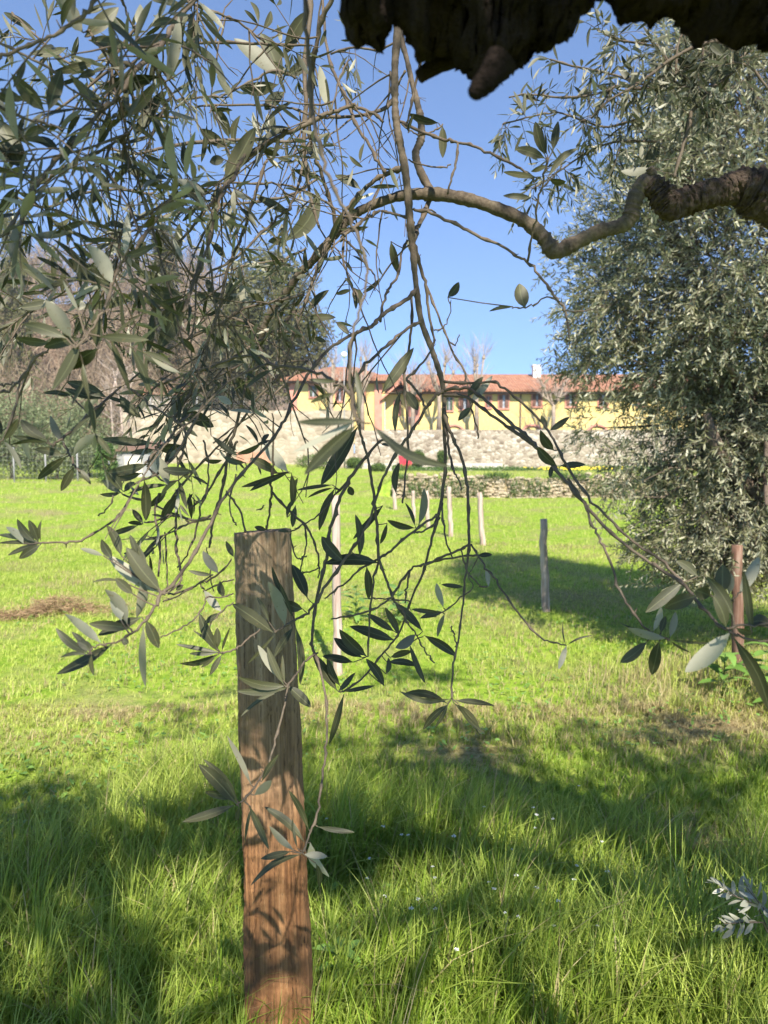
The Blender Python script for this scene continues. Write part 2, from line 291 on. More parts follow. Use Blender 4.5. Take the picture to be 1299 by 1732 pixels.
# ------------------------------------------------------------------ branches traced from the tree, each with its own distance
# system | Y start | Y end | leafiness | x,y,width ...
BR = '''
B|1.50|1.50|0|1420,352,90 1345,348,88 1299,336,80 1270,322,72 1248,316,58 1225,324,44 1200,328,46 1165,338,44 1140,348,50 1125,338,46 1112,322,38 1098,308,33
A|1.50|1.55|0|1104,315,24 1096,308,31 1080,322,28 1070,350,28 1066,368,30 1050,382,26 1010,393,25 965,415,26 938,424,30 915,397,26 880,370,24 820,346,22 770,333,23 722,328,23 680,331,18 640,343,16 600,362,16 575,388,15
A|1.55|1.75|0|575,388,15 550,415,15 530,440,14 505,465,13 480,500,13 455,535,12 445,560,11 437,600,9 432,640,6
A|1.50|1.49|0|1100,312,22 1103,296,17 1098,284,13
C|1.42|1.46|0|668,-30,16 672,50,14 668,110,13 668,170,12 670,205,13 676,240,14 684,280,14 690,330,14 694,380,14 699,430,12 703,475,10 712,540,11 730,590,10 745,635,10 751,665,9
C|1.46|1.40|0|751,665,9 752,740,7 753,800,6 744,860,7 728,920,5 715,970,5 695,1015,4 680,1060,4 665,1085,4 640,1115,4 610,1150,4 580,1170,4
C|1.60|1.55|0|672,-10,10 678,60,10 688,100,9 697,140,9 706,175,11 712,205,13 712,235,13 703,260,13 711,290,14 728,322,15
C|1.55|1.46|0|726,340,10 712,372,9 703,395,9 699,412,9
C|1.47|1.50|0|701,412,7 712,455,7 722,490,6 727,540,5 735,575,4
C|1.50|1.42|0|722,485,5 740,530,4 752,560,4 765,595,4 785,625,4 790,650,3 797,690,3 805,720,3 810,742,3
C|1.48|1.46|0|735,558,3 748,556,3 757,540,2 763,522,2 757,503,2
C|1.46|1.44|0|757,576,3 770,583,2 777,566,2
C|1.45|0.95|1|706,485,8 690,505,8 665,520,8 640,540,7 632,550,8 610,560,7 580,575,6 555,592,6 520,635,6 490,695,6 470,730,6 445,762,6 400,812,6 370,858,6 345,905,7 320,950,7 290,990,7 273,1002,8
C|0.95|0.85|0|273,1002,7 262,1025,6 250,1045,6 225,1070,5 200,1085,4 170,1090,4 152,1100,3
C|1.45|1.3|0|712,545,7 690,555,6 660,580,6 625,612,6 600,642,5 592,665,4
C|0.72|0.66|0|515,-30,9 520,60,8 524,150,8 535,230,8 552,285,7 568,330,7 590,365,6 610,410,6 620,455,5 612,510,5 598,560,5 592,620,6 597,690,7 608,712,10
C|1.6|1.4|0|545,-20,5 550,60,5 560,110,6 575,145,6 590,178,7 605,215,6 630,255,6 645,282,6 652,292,7
C|1.65|1.6|0|525,-30,10 523,40,9 515,110,9 518,180,9 514,240,8 520,300,7 528,345,6 540,385,5
C|1.35|1.6|0|575,-30,9 562,0,9 545,32,9 537,70,8 528,110,8 527,150,8 523,215,7 530,262,7 540,285,7 555,330,7 566,370,8 563,400,8 546,440,8 538,460,7
C|1.50|1.55|0|686,282,12 660,292,9 640,300,8 618,318,8 590,347,8 570,378,9 556,405,8
C|1.55|1.5|0|668,165,8 655,180,8 625,193,6 585,198,6 553,197,6 533,203,6
C|1.6|1.2|0|590,100,3 575,130,3 568,160,3 560,185,3
C|1.5|1.5|0|648,205,5 630,192,6 600,180,6 588,178,6
C|1.55|1.5|0|660,120,4 668,150,4 685,120,4
C|1.5|1.45|0|735,355,3 700,355,5
C|1.5|1.45|0|645,356,5 625,365,6 605,380,6 585,395,6 578,400,6
C|1.5|1.45|0|645,356,5 660,360,5 685,367,5 700,377,6
C|1.5|1.3|0|578,402,4 600,420,4 620,450,4 635,470,3 633,490,2
C|1.5|1.4|0|690,405,5 680,425,4 675,460,5 660,485,5 650,505,5 643,545,5
C|1.5|1.4|0|697,500,5 695,560,5 690,600,5 683,640,5 688,700,4 690,760,4 684,830,4 680,850,4
C|1.5|1.4|0|583,395,4 580,440,4 590,470,4 600,500,3
L|1.5|1.35|0|600,690,3 590,600,5 596,575,6 605,560,6
C|1.35|1.3|0|735,575,5 725,600,4 700,630,5 688,641,5 700,655,5 712,672,5 720,690,4
C|1.5|1.44|1|556,402,8 546,432,7 537,455,7 525,487,6 507,537,6 492,580,5 475,632,5 435,675,4 395,730,4 345,778,4 300,830,5 280,870,4
L|1.3|1.2|1|600,178,7 588,180,7 560,190,7 537,200,9 510,215,9 475,230,9 440,250,8 415,270,8 390,300,8 372,326,7 350,352,6 320,390,5 300,412,5
L|1.2|1.0|2|345,-20,9 325,3,9 300,36,10 275,72,10 250,100,9 232,116,8
L|1.0|0.9|2|232,116,8 205,153,8 180,180,7 150,212,7 120,245,7 88,280,7 62,313,7 40,350,6 10,393,6 -15,410,6
L|1.0|1.0|1|150,50,5 165,75,5 187,89,6 205,102,6 228,114,7
L|0.85|0.85|1|-15,100,6 10,93,7 50,76,6 90,60,6 125,38,7 150,20,8 162,-15,9
L|0.95|0.95|1|-15,66,5 45,95,5 90,120,5 115,148,4 140,162,4 175,182,5
L|1.0|1.1|0|203,-15,4 215,25,4 230,55,4 240,82,4 250,100,4 268,122,3 285,150,3 302,174,3
L|1.5|1.4|1|190,90,3 215,77,4 240,70,5 275,72,5 340,72,5 400,72,5 470,76,5 525,76,4
L|1.3|1.4|1|280,-15,5 310,0,5 340,12,5 375,25,5 405,38,4 430,58,4 448,72,3
L|0.85|0.9|2|-15,178,6 5,184,6 20,192,5 50,203,5 80,208,5 105,218,4
L|1.0|1.1|2|218,226,6 195,240,5 165,258,5 140,268,5 110,282,5 85,302,5 62,316,5
L|1.1|1.0|2|330,312,5 318,316,6 290,337,6 262,355,6 240,366,6 215,385,5 195,395,4 168,400,3
L|1.0|0.85|2|305,325,6 272,358,7 240,405,7 210,442,7 190,475,6 182,510,6 165,540,5 145,570,4 125,590,3
L|1.2|1.05|1|415,262,6 404,280,6 395,302,6 380,320,6 367,350,5 352,415,6 340,445,6 320,500,6 310,530,5
L|1.35|1.3|1|450,270,5 437,310,6 428,340,6 415,382,6 405,407,6 387,450,6 375,500,6 367,537,6 352,575,6 346,607,6 330,645,5 300,700,5 275,740,5 250,790,5
L|1.4|1.2|1|525,240,4 515,265,5 507,305,5 492,345,5 470,370,5 437,400,5 400,435,5 350,462,4 322,475,4
L|1.5|1.5|0|350,315,4 382,310,4 437,310,4 487,314,4 525,327,4 562,350,4 600,380,3
L|1.5|1.5|0|330,180,3 380,178,4 450,178,4 490,183,4 525,195,4
L|1.4|1.35|1|512,500,5 470,508,4 445,514,5 412,522,5 375,545,5 325,570,5 290,588,5 262,600,5 235,630,4 215,650,4
L|1.5|1.4|0|500,525,5 472,552,5 425,585,5 380,612,4 343,627,4
C|1.45|0.75|1|270,652,4 300,638,4 342,625,5 387,610,5 435,601,6 462,617,6 500,622,6 537,632,6 570,647,6 592,665,6 602,700,6
L|1.4|1.4|1|430,600,5 418,640,5 407,690,6 395,737,6 385,775,6 378,820,6 365,860,6 357,900,5 354,925,4
L|1.4|1.4|0|400,745,5 390,770,5 370,800,5 345,840,4 320,860,4
C|1.45|1.5|0|462,700,3 462,760,4 460,800,5 459,840,5 455,870,4 451,896,4
C|1.45|1.4|0|460,832,5 487,862,5 515,886,5 527,907,4 537,937,4 540,960,3 538,978,3
C|1.45|1.42|0|515,886,4 518,920,3 512,945,3 508,965,3
C|1.45|1.42|0|598,802,5 560,848,3 540,870,3 515,886,3 490,900,3
C|1.4|1.32|0|751,660,6 735,672,6 727,682,6 705,717,6 690,737,6 662,780,6 645,815,5 630,865,5 615,900,5 600,922,6 580,950,6 552,990,6 535,1017,6 515,1040,5 495,1051,5 480,1060,4 465,1070,4
C|1.42|1.35|0|662,745,5 645,745,5 622,770,6 597,802,7 577,840,7 565,875,7 557,905,7 553,945,7 541,985,7 532,1037,6 528,1080,6 529,1096,6
C|1.35|1.2|0|529,1096,6 540,1130,5 552,1190,5 553,1254,5 547,1300,5 542,1338,5 534,1385,5 521,1418,4 512,1443,4
C|1.35|1.2|0|535,1105,4 515,1120,4 495,1150,4 485,1162,4
C|1.25|1.15|0|487,1160,4 480,1200,4 468,1240,5 455,1290,4 435,1325,4 415,1350,4 400,1362,3
C|1.4|1.35|0|602,705,5 608,725,5 615,750,5 622,775,5 630,820,6 635,860,6 638,905,6 641,945,6 650,972,5 662,1005,5 672,1022,5 682,1034,5 688,1055,4
C|1.38|1.35|0|641,948,5 632,985,4 626,1030,4 624,1070,4 622,1110,3
C|1.36|1.34|0|622,1012,2 640,1012,3 670,1015,3 695,1016,3
C|1.38|1.4|0|548,1012,3 580,990,4 610,962,4 642,945,5 660,932,5 685,910,5 705,895,5 725,880,5 746,868,5
C|1.38|1.4|0|700,900,3 712,900,4 730,890,4 744,876,4
C|1.38|1.36|0|690,1055,3 703,1072,3 712,1090,3 722,1107,3 737,1123,3
C|1.40|1.38|0|747,850,4 752,900,4 760,930,3 766,944,3
C|1.45|1.3|0|751,690,8 757,720,7 768,745,6 783,780,6 790,825,6 792,870,6 794,920,6 788,970,4 783,1020,4 778,1060,4 772,1100,4 766,1130,4 764,1180,4
C|1.46|1.4|0|751,700,6 757,750,5 765,790,5 775,810,3 782,829,3
C|1.3|1.15|0|794,918,4 812,945,4 830,970,4 850,1000,4 875,1035,4 905,1070,4 930,1085,3 958,1092,3
C|1.32|1.35|0|794,920,5 775,930,5 740,945,5 720,955,5 700,960,4 680,980,5 668,1000,5 650,1020,4 620,1035,4 590,1042,4 560,1047,3
C|1.33|1.33|0|694,962,4 690,985,4 687,1005,4 685,1020,3
C|1.34|1.32|0|721,952,4 760,945,4 790,940,4 810,939,4
C|1.30|1.30|0|780,930,3 787,960,3 797,975,3 812,990,3 826,993,3
C|1.30|1.30|0|809,942,2 800,960,2 793,975,2 800,993,2 780,1010,3 755,1032,3 725,1045,2
C|1.30|1.30|0|762,1060,3 768,1075,3 772,1095,3
T|1.42|1.1|0|751,646,6 803,648,5 837,646,5 865,666,5 895,692,5 923,723,5 945,760,5 966,800,6 1003,848,5 1046,894,5 1085,927,5 1114,945,6 1154,985,6
T|1.42|1.2|0|751,660,7 785,655,6 809,668,6 834,688,6 865,717,7 892,739,7 908,757,7
T|1.42|0.85|0|751,668,7 788,672,6 818,692,6 852,717,6 880,737,8 908,757,8 935,788,7 957,815,7 988,852,7 1035,902,6 1090,945,6 1130,972,7 1154,987,7 1181,1020,7 1206,1047,6 1226,1065,6 1250,1076,5
T|1.1|0.95|0|962,810,5 985,846,4 1000,885,5 1015,912,5 1029,942,5 1049,1000,5 1069,1032,5 1091,1062,4 1110,1074,4 1128,1080,4
T|0.85|0.83|0|1250,1076,5 1280,1085,4 1330,1078,4
T|0.84|0.83|0|1226,1064,4 1255,1058,5 1290,1055,4 1330,1050,4
T|0.86|0.86|0|1215,1008,3 1240,1012,3 1255,1000,2
T|1.45|1.3|0|697,355,5 730,361,6 770,378,6 805,397,6 850,417,5 875,434,5 893,445,5 915,469,5 938,500,5 954,523,5 960,545,4 963,573,3
T|1.3|1.3|0|953,525,3 985,527,3 1010,518,2
T|1.3|1.3|0|945,510,3 925,502,3 905,515,3 885,521,3 868,519,2
T|1.3|1.2|0|893,442,5 900,400,4 908,350,4 920,305,4 926,270,5
T|1.2|1.2|0|912,322,3 935,300,3 950,280,3
T|1.48|1.3|0|672,203,6 700,217,6 735,231,6 757,238,6 775,241,5 800,247,5 837,262,5 875,282,5 905,305,3
T|1.4|1.4|0|775,243,4 772,270,5 765,295,4 757,328,4
T|1.45|1.45|0|680,212,3 697,222,3 710,229,3 733,222,3 748,212,3
T|1.5|1.5|0|690,270,3 710,278,3 745,283,3 762,278,3
T|1.4|1.4|0|715,90,4 706,130,5 697,170,5 689,208,4
R|2.3|2.4|1|1310,40,12 1260,60,10 1222,69,8 1203,71,8 1169,82,6 1130,104,6 1100,127,5 1069,148,5 1030,170,4 1000,200,4
R|2.4|2.5|2|1180,150,5 1127,146,5 1080,150,5 1050,146,5 1000,161,4 946,165,4 900,160,3 860,165,3
R|2.4|2.4|1|1260,90,8 1235,125,8 1204,150,8 1185,170,7 1169,192,7 1165,215,7 1150,265,6 1140,300,5
R|2.4|2.4|2|1142,140,4 1128,100,4 1110,78,4 1070,72,4 1040,65,4 1010,50,3
R|2.4|2.4|1|1143,130,4 1145,85,4 1155,55,4 1168,32,4
R|2.4|2.4|0|1188,110,4 1189,70,4 1190,40,3
R|2.5|2.6|2|1090,145,4 1050,130,4 1010,120,4 970,112,4 930,100,3
R|2.5|2.5|2|1080,200,4 1030,215,4 990,205,4 940,190,3 890,200,3 850,210,3
R|2.5|2.5|2|1110,240,4 1040,240,4 990,260,4 930,300,3 900,320,3
R|2.3|2.3|1|1299,150,5 1270,115,4 1240,105,4
L|2.3|2.2|2|500,130,5 460,120,5 420,140,4 380,160,4 340,165,4 300,170,4
L|2.3|2.2|2|530,230,5 480,240,6 430,235,6 370,238,7 320,242,7 275,250,6 230,260,5 180,250,4
L|2.3|2.2|2|560,90,4 600,80,4 640,85,4 670,70,4
L|2.2|2.1|2|540,300,5 490,330,5 440,340,5 400,345,5 340,350,5 270,370,5 200,400,4 120,420,3
L|2.1|2.0|2|520,420,5 470,440,4 410,450,4 350,470,4 280,440,4 220,420,4
L|2.1|2.0|2|500,560,5 450,560,5 400,540,4 340,530,4 280,520,4 200,540,4 120,530,4 40,500,4
L|1.9|1.9|2|300,200,5 240,190,5 180,150,5 120,110,5 60,60,4 20,20,4
L|1.9|1.9|2|260,330,5 200,320,5 130,330,5 80,350,5 20,330,4
L|1.6|1.5|1|420,610,4 360,640,4 300,650,4 240,640,4 200,655,4
L|1.6|1.5|1|-10,565,5 30,540,5 60,520,4 100,500,4 150,490,4 185,470,4
L|1.8|1.7|0|520,610,4 480,650,4 440,690,4 400,720,3 360,750,3
L|1.0|1.0|0|-10,668,5 20,655,5 38,638,6 60,605,6 80,595,5
L|1.0|1.0|0|-10,651,4 10,650,4 28,649,4
L|1.0|0.95|0|35,645,4 25,690,4 15,720,4 5,745,4 -10,760,4
L|1.2|0.98|0|202,655,4 175,680,5 150,700,5 125,725,5 105,742,5 88,752,4
L|1.05|1.0|0|106,745,4 115,765,4 125,785,4 135,797,3
L|1.2|1.15|0|215,655,4 240,672,5 262,690,5 285,705,5 310,722,5 314,745,5 308,770,5 300,790,4
L|1.2|1.1|1|325,700,5 300,720,5 285,745,5 262,765,5 245,785,5
L|1.2|1.1|0|365,650,4 345,680,5 320,730,6 300,765,5 265,800,5 235,815,4 212,830,4
L|1.2|1.1|0|250,790,4 270,810,4 290,815,3 320,800,3
L|1.15|1.05|0|232,822,5 218,845,5 200,872,5 170,895,4 135,914,5 105,917,4 68,918,4
L|1.1|1.1|0|192,838,3 185,855,3 166,872,3
L|1.25|1.2|1|268,835,4 262,870,4 270,920,5 268,975,4
L|1.25|1.2|1|300,830,5 297,880,5 298,930,5 305,960,5 308,975,5 300,990,4 278,1005,4
L|1.25|1.2|0|242,885,3 265,880,4 300,872,5 330,880,5 360,872,5 
L|1.25|1.2|0|360,877,5 330,882,4 305,892,4 280,905,3 250,910,3
L|1.3|1.25|0|210,838,4 250,850,4 300,872,4 320,884,4
L|1.3|1.25|0|345,745,4 352,790,3 350,830,4 330,900,4 315,940,3 300,960,3
L|1.3|1.25|0|400,800,3 388,850,3 395,880,3 400,888,3
L|1.3|1.25|0|380,830,3 405,860,4 415,900,4
L|1.3|1.25|0|280,900,3 282,960,3 283,1000,3
L|1.25|1.2|1|285,1005,4 310,1000,4 340,985,4 365,975,4 395,945,3
L|1.25|1.2|0|275,1018,3 300,1008,3 340,985,3 360,972,3
L|1.25|1.2|0|340,985,3 345,1000,3 365,990,3 395,980,3
L|1.2|1.1|0|394,1004,3 375,1010,3 350,1010,3 345,1025,3 325,1050,3 300,1065,3 272,1078,3
L|1.25|1.2|0|440,1066,3 420,1080,4 400,1097,4 385,1103,4 372,1104,4
L|1.2|1.2|0|372,1104,3 355,1060,3 375,1035,3 395,1020,3
L|1.3|1.3|0|350,925,2 355,970,3 362,1000,2
C|1.4|1.4|0|490,905,3 500,940,3 508,945,3 520,940,3
C|1.4|1.4|0|435,862,2 443,860,3 445,855,3
C|1.4|1.38|0|507,968,3 520,968,3 540,960,3
'''
LF = '''
C: 608,712>501,712,16 605,710>495,767,13 604,718>515,802,26 605,722>545,822,26 627,716>765,785,20 606,700>602,625,13 645,665>700,588,22 685,660>708,693,18 678,660>668,730,12 670,835>674,782,14
C: 272,1000>215,925,30 272,1003>180,940,26,p 240,983>233,1046,22,p 215,1055>180,995,22,p 205,1050>192,1000,24,p 175,940>135,928,10 190,945>170,912,18 205,940>180,888,18 230,940>220,905,12 205,983>155,985,6 225,1005>195,978,18 250,970>217,908,14 222,1063>150,1055,20 240,1044>166,1075,22 170,1087>112,1037,20,p 190,1090>93,1140,22 247,1049>268,1097,22 243,1058>247,1165,15,p 205,1082>218,1087,14 152,1105>96,1062,16,g 155,1105>120,1068,12 150,1107>100,1112,8 155,1107>159,1142,9 158,1100>130,1085,18
C: 462,1070>392,1022,24,g 482,1058>455,982,24,p 455,1052>434,1010,9 480,1010>460,957,11 497,1047>472,985,9 512,1030>482,1018,20 520,1012>494,955,22 466,1072>415,1125,7 478,1150>433,1092,16 495,1062>465,1112,16 500,1060>508,1160,15 485,1160>402,1145,18 485,1163>400,1168,15 480,1158>452,1095,14 482,1155>478,1108,8 487,1160>527,1195,20 483,1165>407,1212,8
C: 400,1360>335,1292,26,g 402,1356>345,1287,14 398,1350>346,1340,16 396,1362>308,1390,18 425,1328>382,1243,12 443,1322>471,1277,12 430,1345>459,1320,18,p 420,1360>455,1435,13 425,1365>413,1428,7 405,1365>400,1388,10
C: 515,1425>446,1367,16 497,1438>455,1398,14,p 510,1445>422,1497,13 503,1435>495,1385,6 522,1403>488,1335,12 537,1398>600,1408,11 525,1425>557,1482,20,p 514,1445>553,1448,14,p 492,1440>440,1452,14 534,1460>540,1502,11
C: 762,1182>676,1170,11 757,1190>682,1174,16 757,1192>714,1235,14 758,1190>735,1232,8 770,1185>838,1193,13 768,1190>815,1245,16 775,1190>820,1240,9
C: 958,1092>945,1132,12 958,1092>1003,1075,4 957,1092>952,1052,3
T: 1128,1080>1058,1060,17,p 1095,1085>1048,1120,20 1115,1085>1100,1142,24 1105,1067>1118,1026,13,p 1133,1078>1143,1035,14,p 1133,1082>1205,1088,6 1133,1084>1170,1105,5 1118,1070>1125,1042,12 1110,1072>1050,1052,4
T: 1155,985>1093,1035,24 1178,1008>1122,1028,30 1180,975>1144,948,18 1235,1070>1160,1138,34 1240,1078>1300,1207,26 1202,1008>1175,998,28 1240,1042>1195,975,22 1222,1003>1222,955,30 1272,1070>1258,965,16 1233,1005>1236,970,14,p 1250,1005>1283,940,22,p 1265,1055>1312,1060,26 1228,1060>1207,1010,24 1245,1062>1275,1075,14
C: 640,952>550,952,24 582,950>541,908,24 608,942>600,870,16 648,855>595,912,13 655,885>643,920,9 702,893>655,880,13 702,890>685,850,8 708,888>718,825,15,p 620,958>622,1015,17 715,1068>668,1020,16 667,1068>620,1038,15 668,1083>592,1060,22,g 675,1075>652,1028,14 703,1073>668,1095,20 718,1075>772,1110,17 660,1112>698,1103,14 655,1120>706,1126,14 692,1088>720,1156,11 620,1110>575,1065,22 612,1112>565,1078,22 597,1120>545,1110,17 570,1168>530,1105,20,g 575,1160>553,1112,14 572,1170>600,1138,12 580,1170>634,1160,9 582,1173>553,1262,13 650,1160>620,1115,17 653,1140>657,1113,11 750,1028>740,985,12,p 785,993>746,988,9 745,1035>695,1030,9 750,1035>710,1046,12 752,1038>740,1078,10,p 826,992>822,960,10,p 808,940>833,938,10
C: 490,798>405,822,11 490,798>423,833,12 470,800>423,775,18 487,798>447,745,24,p 493,800>494,856,14 562,820>500,827,8 567,825>540,897,15 564,825>520,842,6 415,782>378,773,12 345,778>375,780,9 305,700>362,722,26 368,670>392,683,14 427,680>398,635,18 355,622>417,613,13 570,645>520,642,9 565,665>525,682,9 590,822>597,838,14 500,855>495,892,12 451,896>430,892,10 490,900>470,898,7 485,875>495,845,9
C: 661,408>673,463,16 610,320>566,293,16 675,315>625,318,8 600,487>607,512,20 598,488>583,470,7 594,490>568,498,9 598,490>602,523,9 580,402>575,410,6
T: 888,521>879,478,28 868,519>829,527,7 757,503>777,477,16 742,208>692,192,14 748,212>748,266,16 690,225>700,192,6 935,255>943,202,16 922,268>870,250,18 922,262>905,205,18 927,300>982,247,14 930,305>957,308,13 908,300>852,290,11 900,335>852,330,12 926,262>915,215,12 925,280>898,290,10
T: 790,672>815,636,14 795,682>833,634,14,p 797,688>775,712,13 925,722>916,702,11 930,728>963,705,13 937,762>912,728,20 942,788>907,757,19 948,788>991,785,14 935,786>930,808,9
R: 1198,190>1168,160,15 1195,195>1212,196,12 1200,182>1178,148,9 1200,112>1157,112,10 1172,118>1142,95,13 1160,150>1156,115,9 1225,95>1200,72,14 1223,97>1215,117,12 1240,90>1248,110,10 1130,145>1105,150,12 1052,165>1050,205,9 1030,155>1010,145,10 1065,140>1045,112,12 1100,285>1050,290,16,p 1075,280>1045,262,14,p 1098,280>1100,250,14 1105,275>1115,240,12 1095,275>1080,240,12,p
L: 143,62>201,12,26 220,62>183,28,22 268,128>165,152,26 82,188>105,115,26 75,188>18,125,30 275,152>228,230,22 208,200>262,140,20 282,138>302,27,22,p 115,80>50,90,15 150,68>215,77,22 232,42>237,8,17,p 60,52>5,20,14,g 85,215>42,228,16 100,255>52,230,18 36,285>-2,205,32 32,283>-8,243,26 237,277>185,259,15 252,298>205,285,17 295,285>245,262,13 312,118>310,80,10 185,200>110,125,18 140,55>92,-8,32,p 200,120>183,70,18 105,60>50,120,0 30,180>-10,155,14 40,170>0,150,18 100,215>80,225,8
L: 476,135>442,58,32 474,130>396,63,28 481,95>520,20,26 482,128>520,98,20 471,143>405,150,24 481,155>448,187,22 378,310>433,217,30 384,250>337,218,22 388,235>363,180,18 396,245>407,195,14 394,170>368,127,14,p 357,328>293,308,20 312,285>308,240,15 544,300>497,287,14 552,180>540,110,17,p 556,182>552,133,13 437,40>422,0,9 437,42>413,17,7 446,50>458,18,12 475,72>470,43,9,p 443,236>427,192,13,p 452,230>453,190,13,p 465,225>460,185,12,p 350,210>340,275,10 380,270>355,275,18 540,80>552,50,8
L: 482,408>543,325,32 495,365>430,333,16 425,335>388,328,9 484,412>476,378,13 487,417>453,408,16 383,438>356,408,14 372,340>350,410,14,p 297,433>303,377,17 520,527>556,490,14 520,537>568,537,14 568,545>590,567,12 408,512>322,502,22 360,503>350,470,14 400,512>383,475,20 417,478>448,512,16 418,522>408,482,17,p 405,480>405,445,11 312,507>267,590,28 285,475>225,460,18 310,497>245,485,24 308,508>268,542,18 340,430>330,470,14,p 395,395>375,355,14,p 398,390>385,350,12,p
L: 120,572>77,508,28,p 112,572>40,548,22 137,573>72,588,22 85,580>25,572,18 93,508>33,520,16 62,527>25,522,9 52,460>20,425,22 72,485>38,453,16 93,498>62,450,18 62,480>5,478,11 80,494>30,498,8 105,497>110,452,11 90,480>92,420,11 187,482>118,438,28 190,480>150,415,30,p 250,490>125,518,18 165,522>163,585,20 135,577>84,660,24 165,590>118,630,30 180,672>112,645,22 178,675>108,655,13 120,670>73,665,9 120,668>88,662,11 202,668>239,706,21 178,682>145,708,10 180,685>150,725,11 80,744>36,712,20 78,748>22,738,11 85,750>18,752,8 108,770>58,760,16 112,772>63,812,17 125,790>103,830,17 124,772>170,732,18,p 130,790>153,818,12 110,750>85,705,14,p 260,750>171,742,17 262,755>312,757,20 275,750>283,715,11 250,785>180,800,20 240,800>185,808,16 326,796>275,793,18 262,760>220,766,12 265,770>285,820,22,p 205,833>172,812,14 205,833>168,836,9 207,830>185,800,18 210,832>227,815,12 282,832>252,858,14 244,812>246,880,19 305,832>272,888,18 320,835>325,880,10 285,820>215,835,10 242,885>224,862,12 242,886>217,884,9 235,888>184,905,11 5,745>30,708,13 5,745>36,793,10,p 68,918>-2,920,9 68,918>-5,906,12 66,920>10,938,10 68,922>32,945,17 60,917>28,878,16 65,917>48,880,15 69,915>70,880,6 40,920>12,890,14,p -5,560>5,620,14 -12,700>2,735,14
L: 372,1104>335,1040,19 366,1098>367,1063,15 375,1102>390,1063,6 372,1104>297,1090,9 365,1100>325,1068,6 370,1106>303,1122,13 368,1104>320,1105,9 365,1108>340,1130,7 375,1108>355,1142,12 375,1035>345,1000,16,p 373,1037>346,1055,12 370,970>343,932,18,p 360,972>318,965,9 372,982>378,1010,14 310,990>298,998,11 395,942>382,915,12
'''
PBR = []; SYS = {}
for ln in BR.strip().split('\n'):
    s_, y0, y1, fl, pts = ln.split('|'); y0 = float(y0); y1 = float(y1)
    q = [tuple(float(v) for v in p.split(',')) for p in pts.split()]
    seg = [0.0]
    for a, b in zip(q, q[1:]): seg.append(seg[-1] + math.hypot(b[0]-a[0], b[1]-a[1]))
    P = []; W = []
    for (x, y, wd), l in zip(q, seg):
        Y = y0 + (y1 - y0) * l / seg[-1]; P.append(at(x, y, Y)); W.append(wd * Y / 1250 / 2)
    P, W = spline(P, W, 5)
    arr = np.array([tuple(p) for p in P]); qx, qy, _ = proj(arr)
    PBR.append((s_, int(fl), P, W, qx, qy)); SYS.setdefault(s_, []).append(len(PBR) - 1)

def inframe(p, mg=0.0):
    q = np.array([tuple(p)]); x, y, v = proj(q)
    return v[0] > 0.05 and -mg < x[0] < 1299 + mg and -mg < y[0] < 1732 + mg

def clear_ok(p):
    """keep random shoots out of the open parts of the view"""
    q = np.array([tuple(p)]); x, y, v = proj(q); x, y = x[0], y[0]
    if p[1] < 0.55: return False
    if y > 900: return x < 330 and y < 1000
    if x > 620: return x > 815 and y < 400 and x < 1299 + 50 or (y < 330 and x < 640)
    if x > 480 and y > 600: return False
    if x > 330 and y > 800: return False
    return True
# ------------------------------------------------------------------ the olive tree the camera stands under
tree = empty("olive_tree", (1.95, -0.25, 0))
tag(tree, "near olive tree with gnarled limb and drooping leafy twigs hanging in front", "tree", "olive trees in the meadow")
OFF = (1.95, -0.25, 0.0)
# trunk and limbs that carry the crown
tr = MB()
P, W = spline([Vector(v) for v in ((2.0,-.3,-.2),(1.98,-.28,.35),(1.92,-.22,.8),(1.95,-.1,1.3),(1.85,0.1,1.75))], [.26,.22,.19,.19,.17], 5)
tr.tube(P, W, 16, 0.07)
tr.build("trunk", M['bark'], tree, offset=OFF)
endA = PBR[SYS['B'][0]][2][0]
tr = MB()
P, W = spline([Vector((1.9,.05,1.62)), Vector((1.75,.6,1.78)), Vector((1.35,1.2,1.98)), endA], [.12,.085,.066,.052], 6); tr.tube(P, W, 12, .06)
for (a, b, c, r) in (((1.85,.1,1.7),(1.7,-.5,2.3),(1.2,-1.2,2.9),.09), ((1.85,.1,1.7),(2.4,.3,2.4),(2.9,.4,3.0),.08), ((1.2,-1.2,2.9),(1.1,-1.5,3.4),(1.15,-1.7,3.8),.05),
                     ((1.85,.1,1.7),(1.6,.1,2.4),(1.2,.2,3.2),.08), ((1.2,.2,3.2),(1.3,.0,3.6),(1.35,-.1,3.9),.04), ((1.2,-1.2,2.9),(.9,-2.0,3.4),(1.3,-2.6,3.8),.05)):
    P, W = spline([Vector(a), Vector(b), Vector(c)], [r, r*.75, r*.5], 6); tr.tube(P, W, 10, .06)
tr.build("limb", M['bark'], tree, offset=OFF)

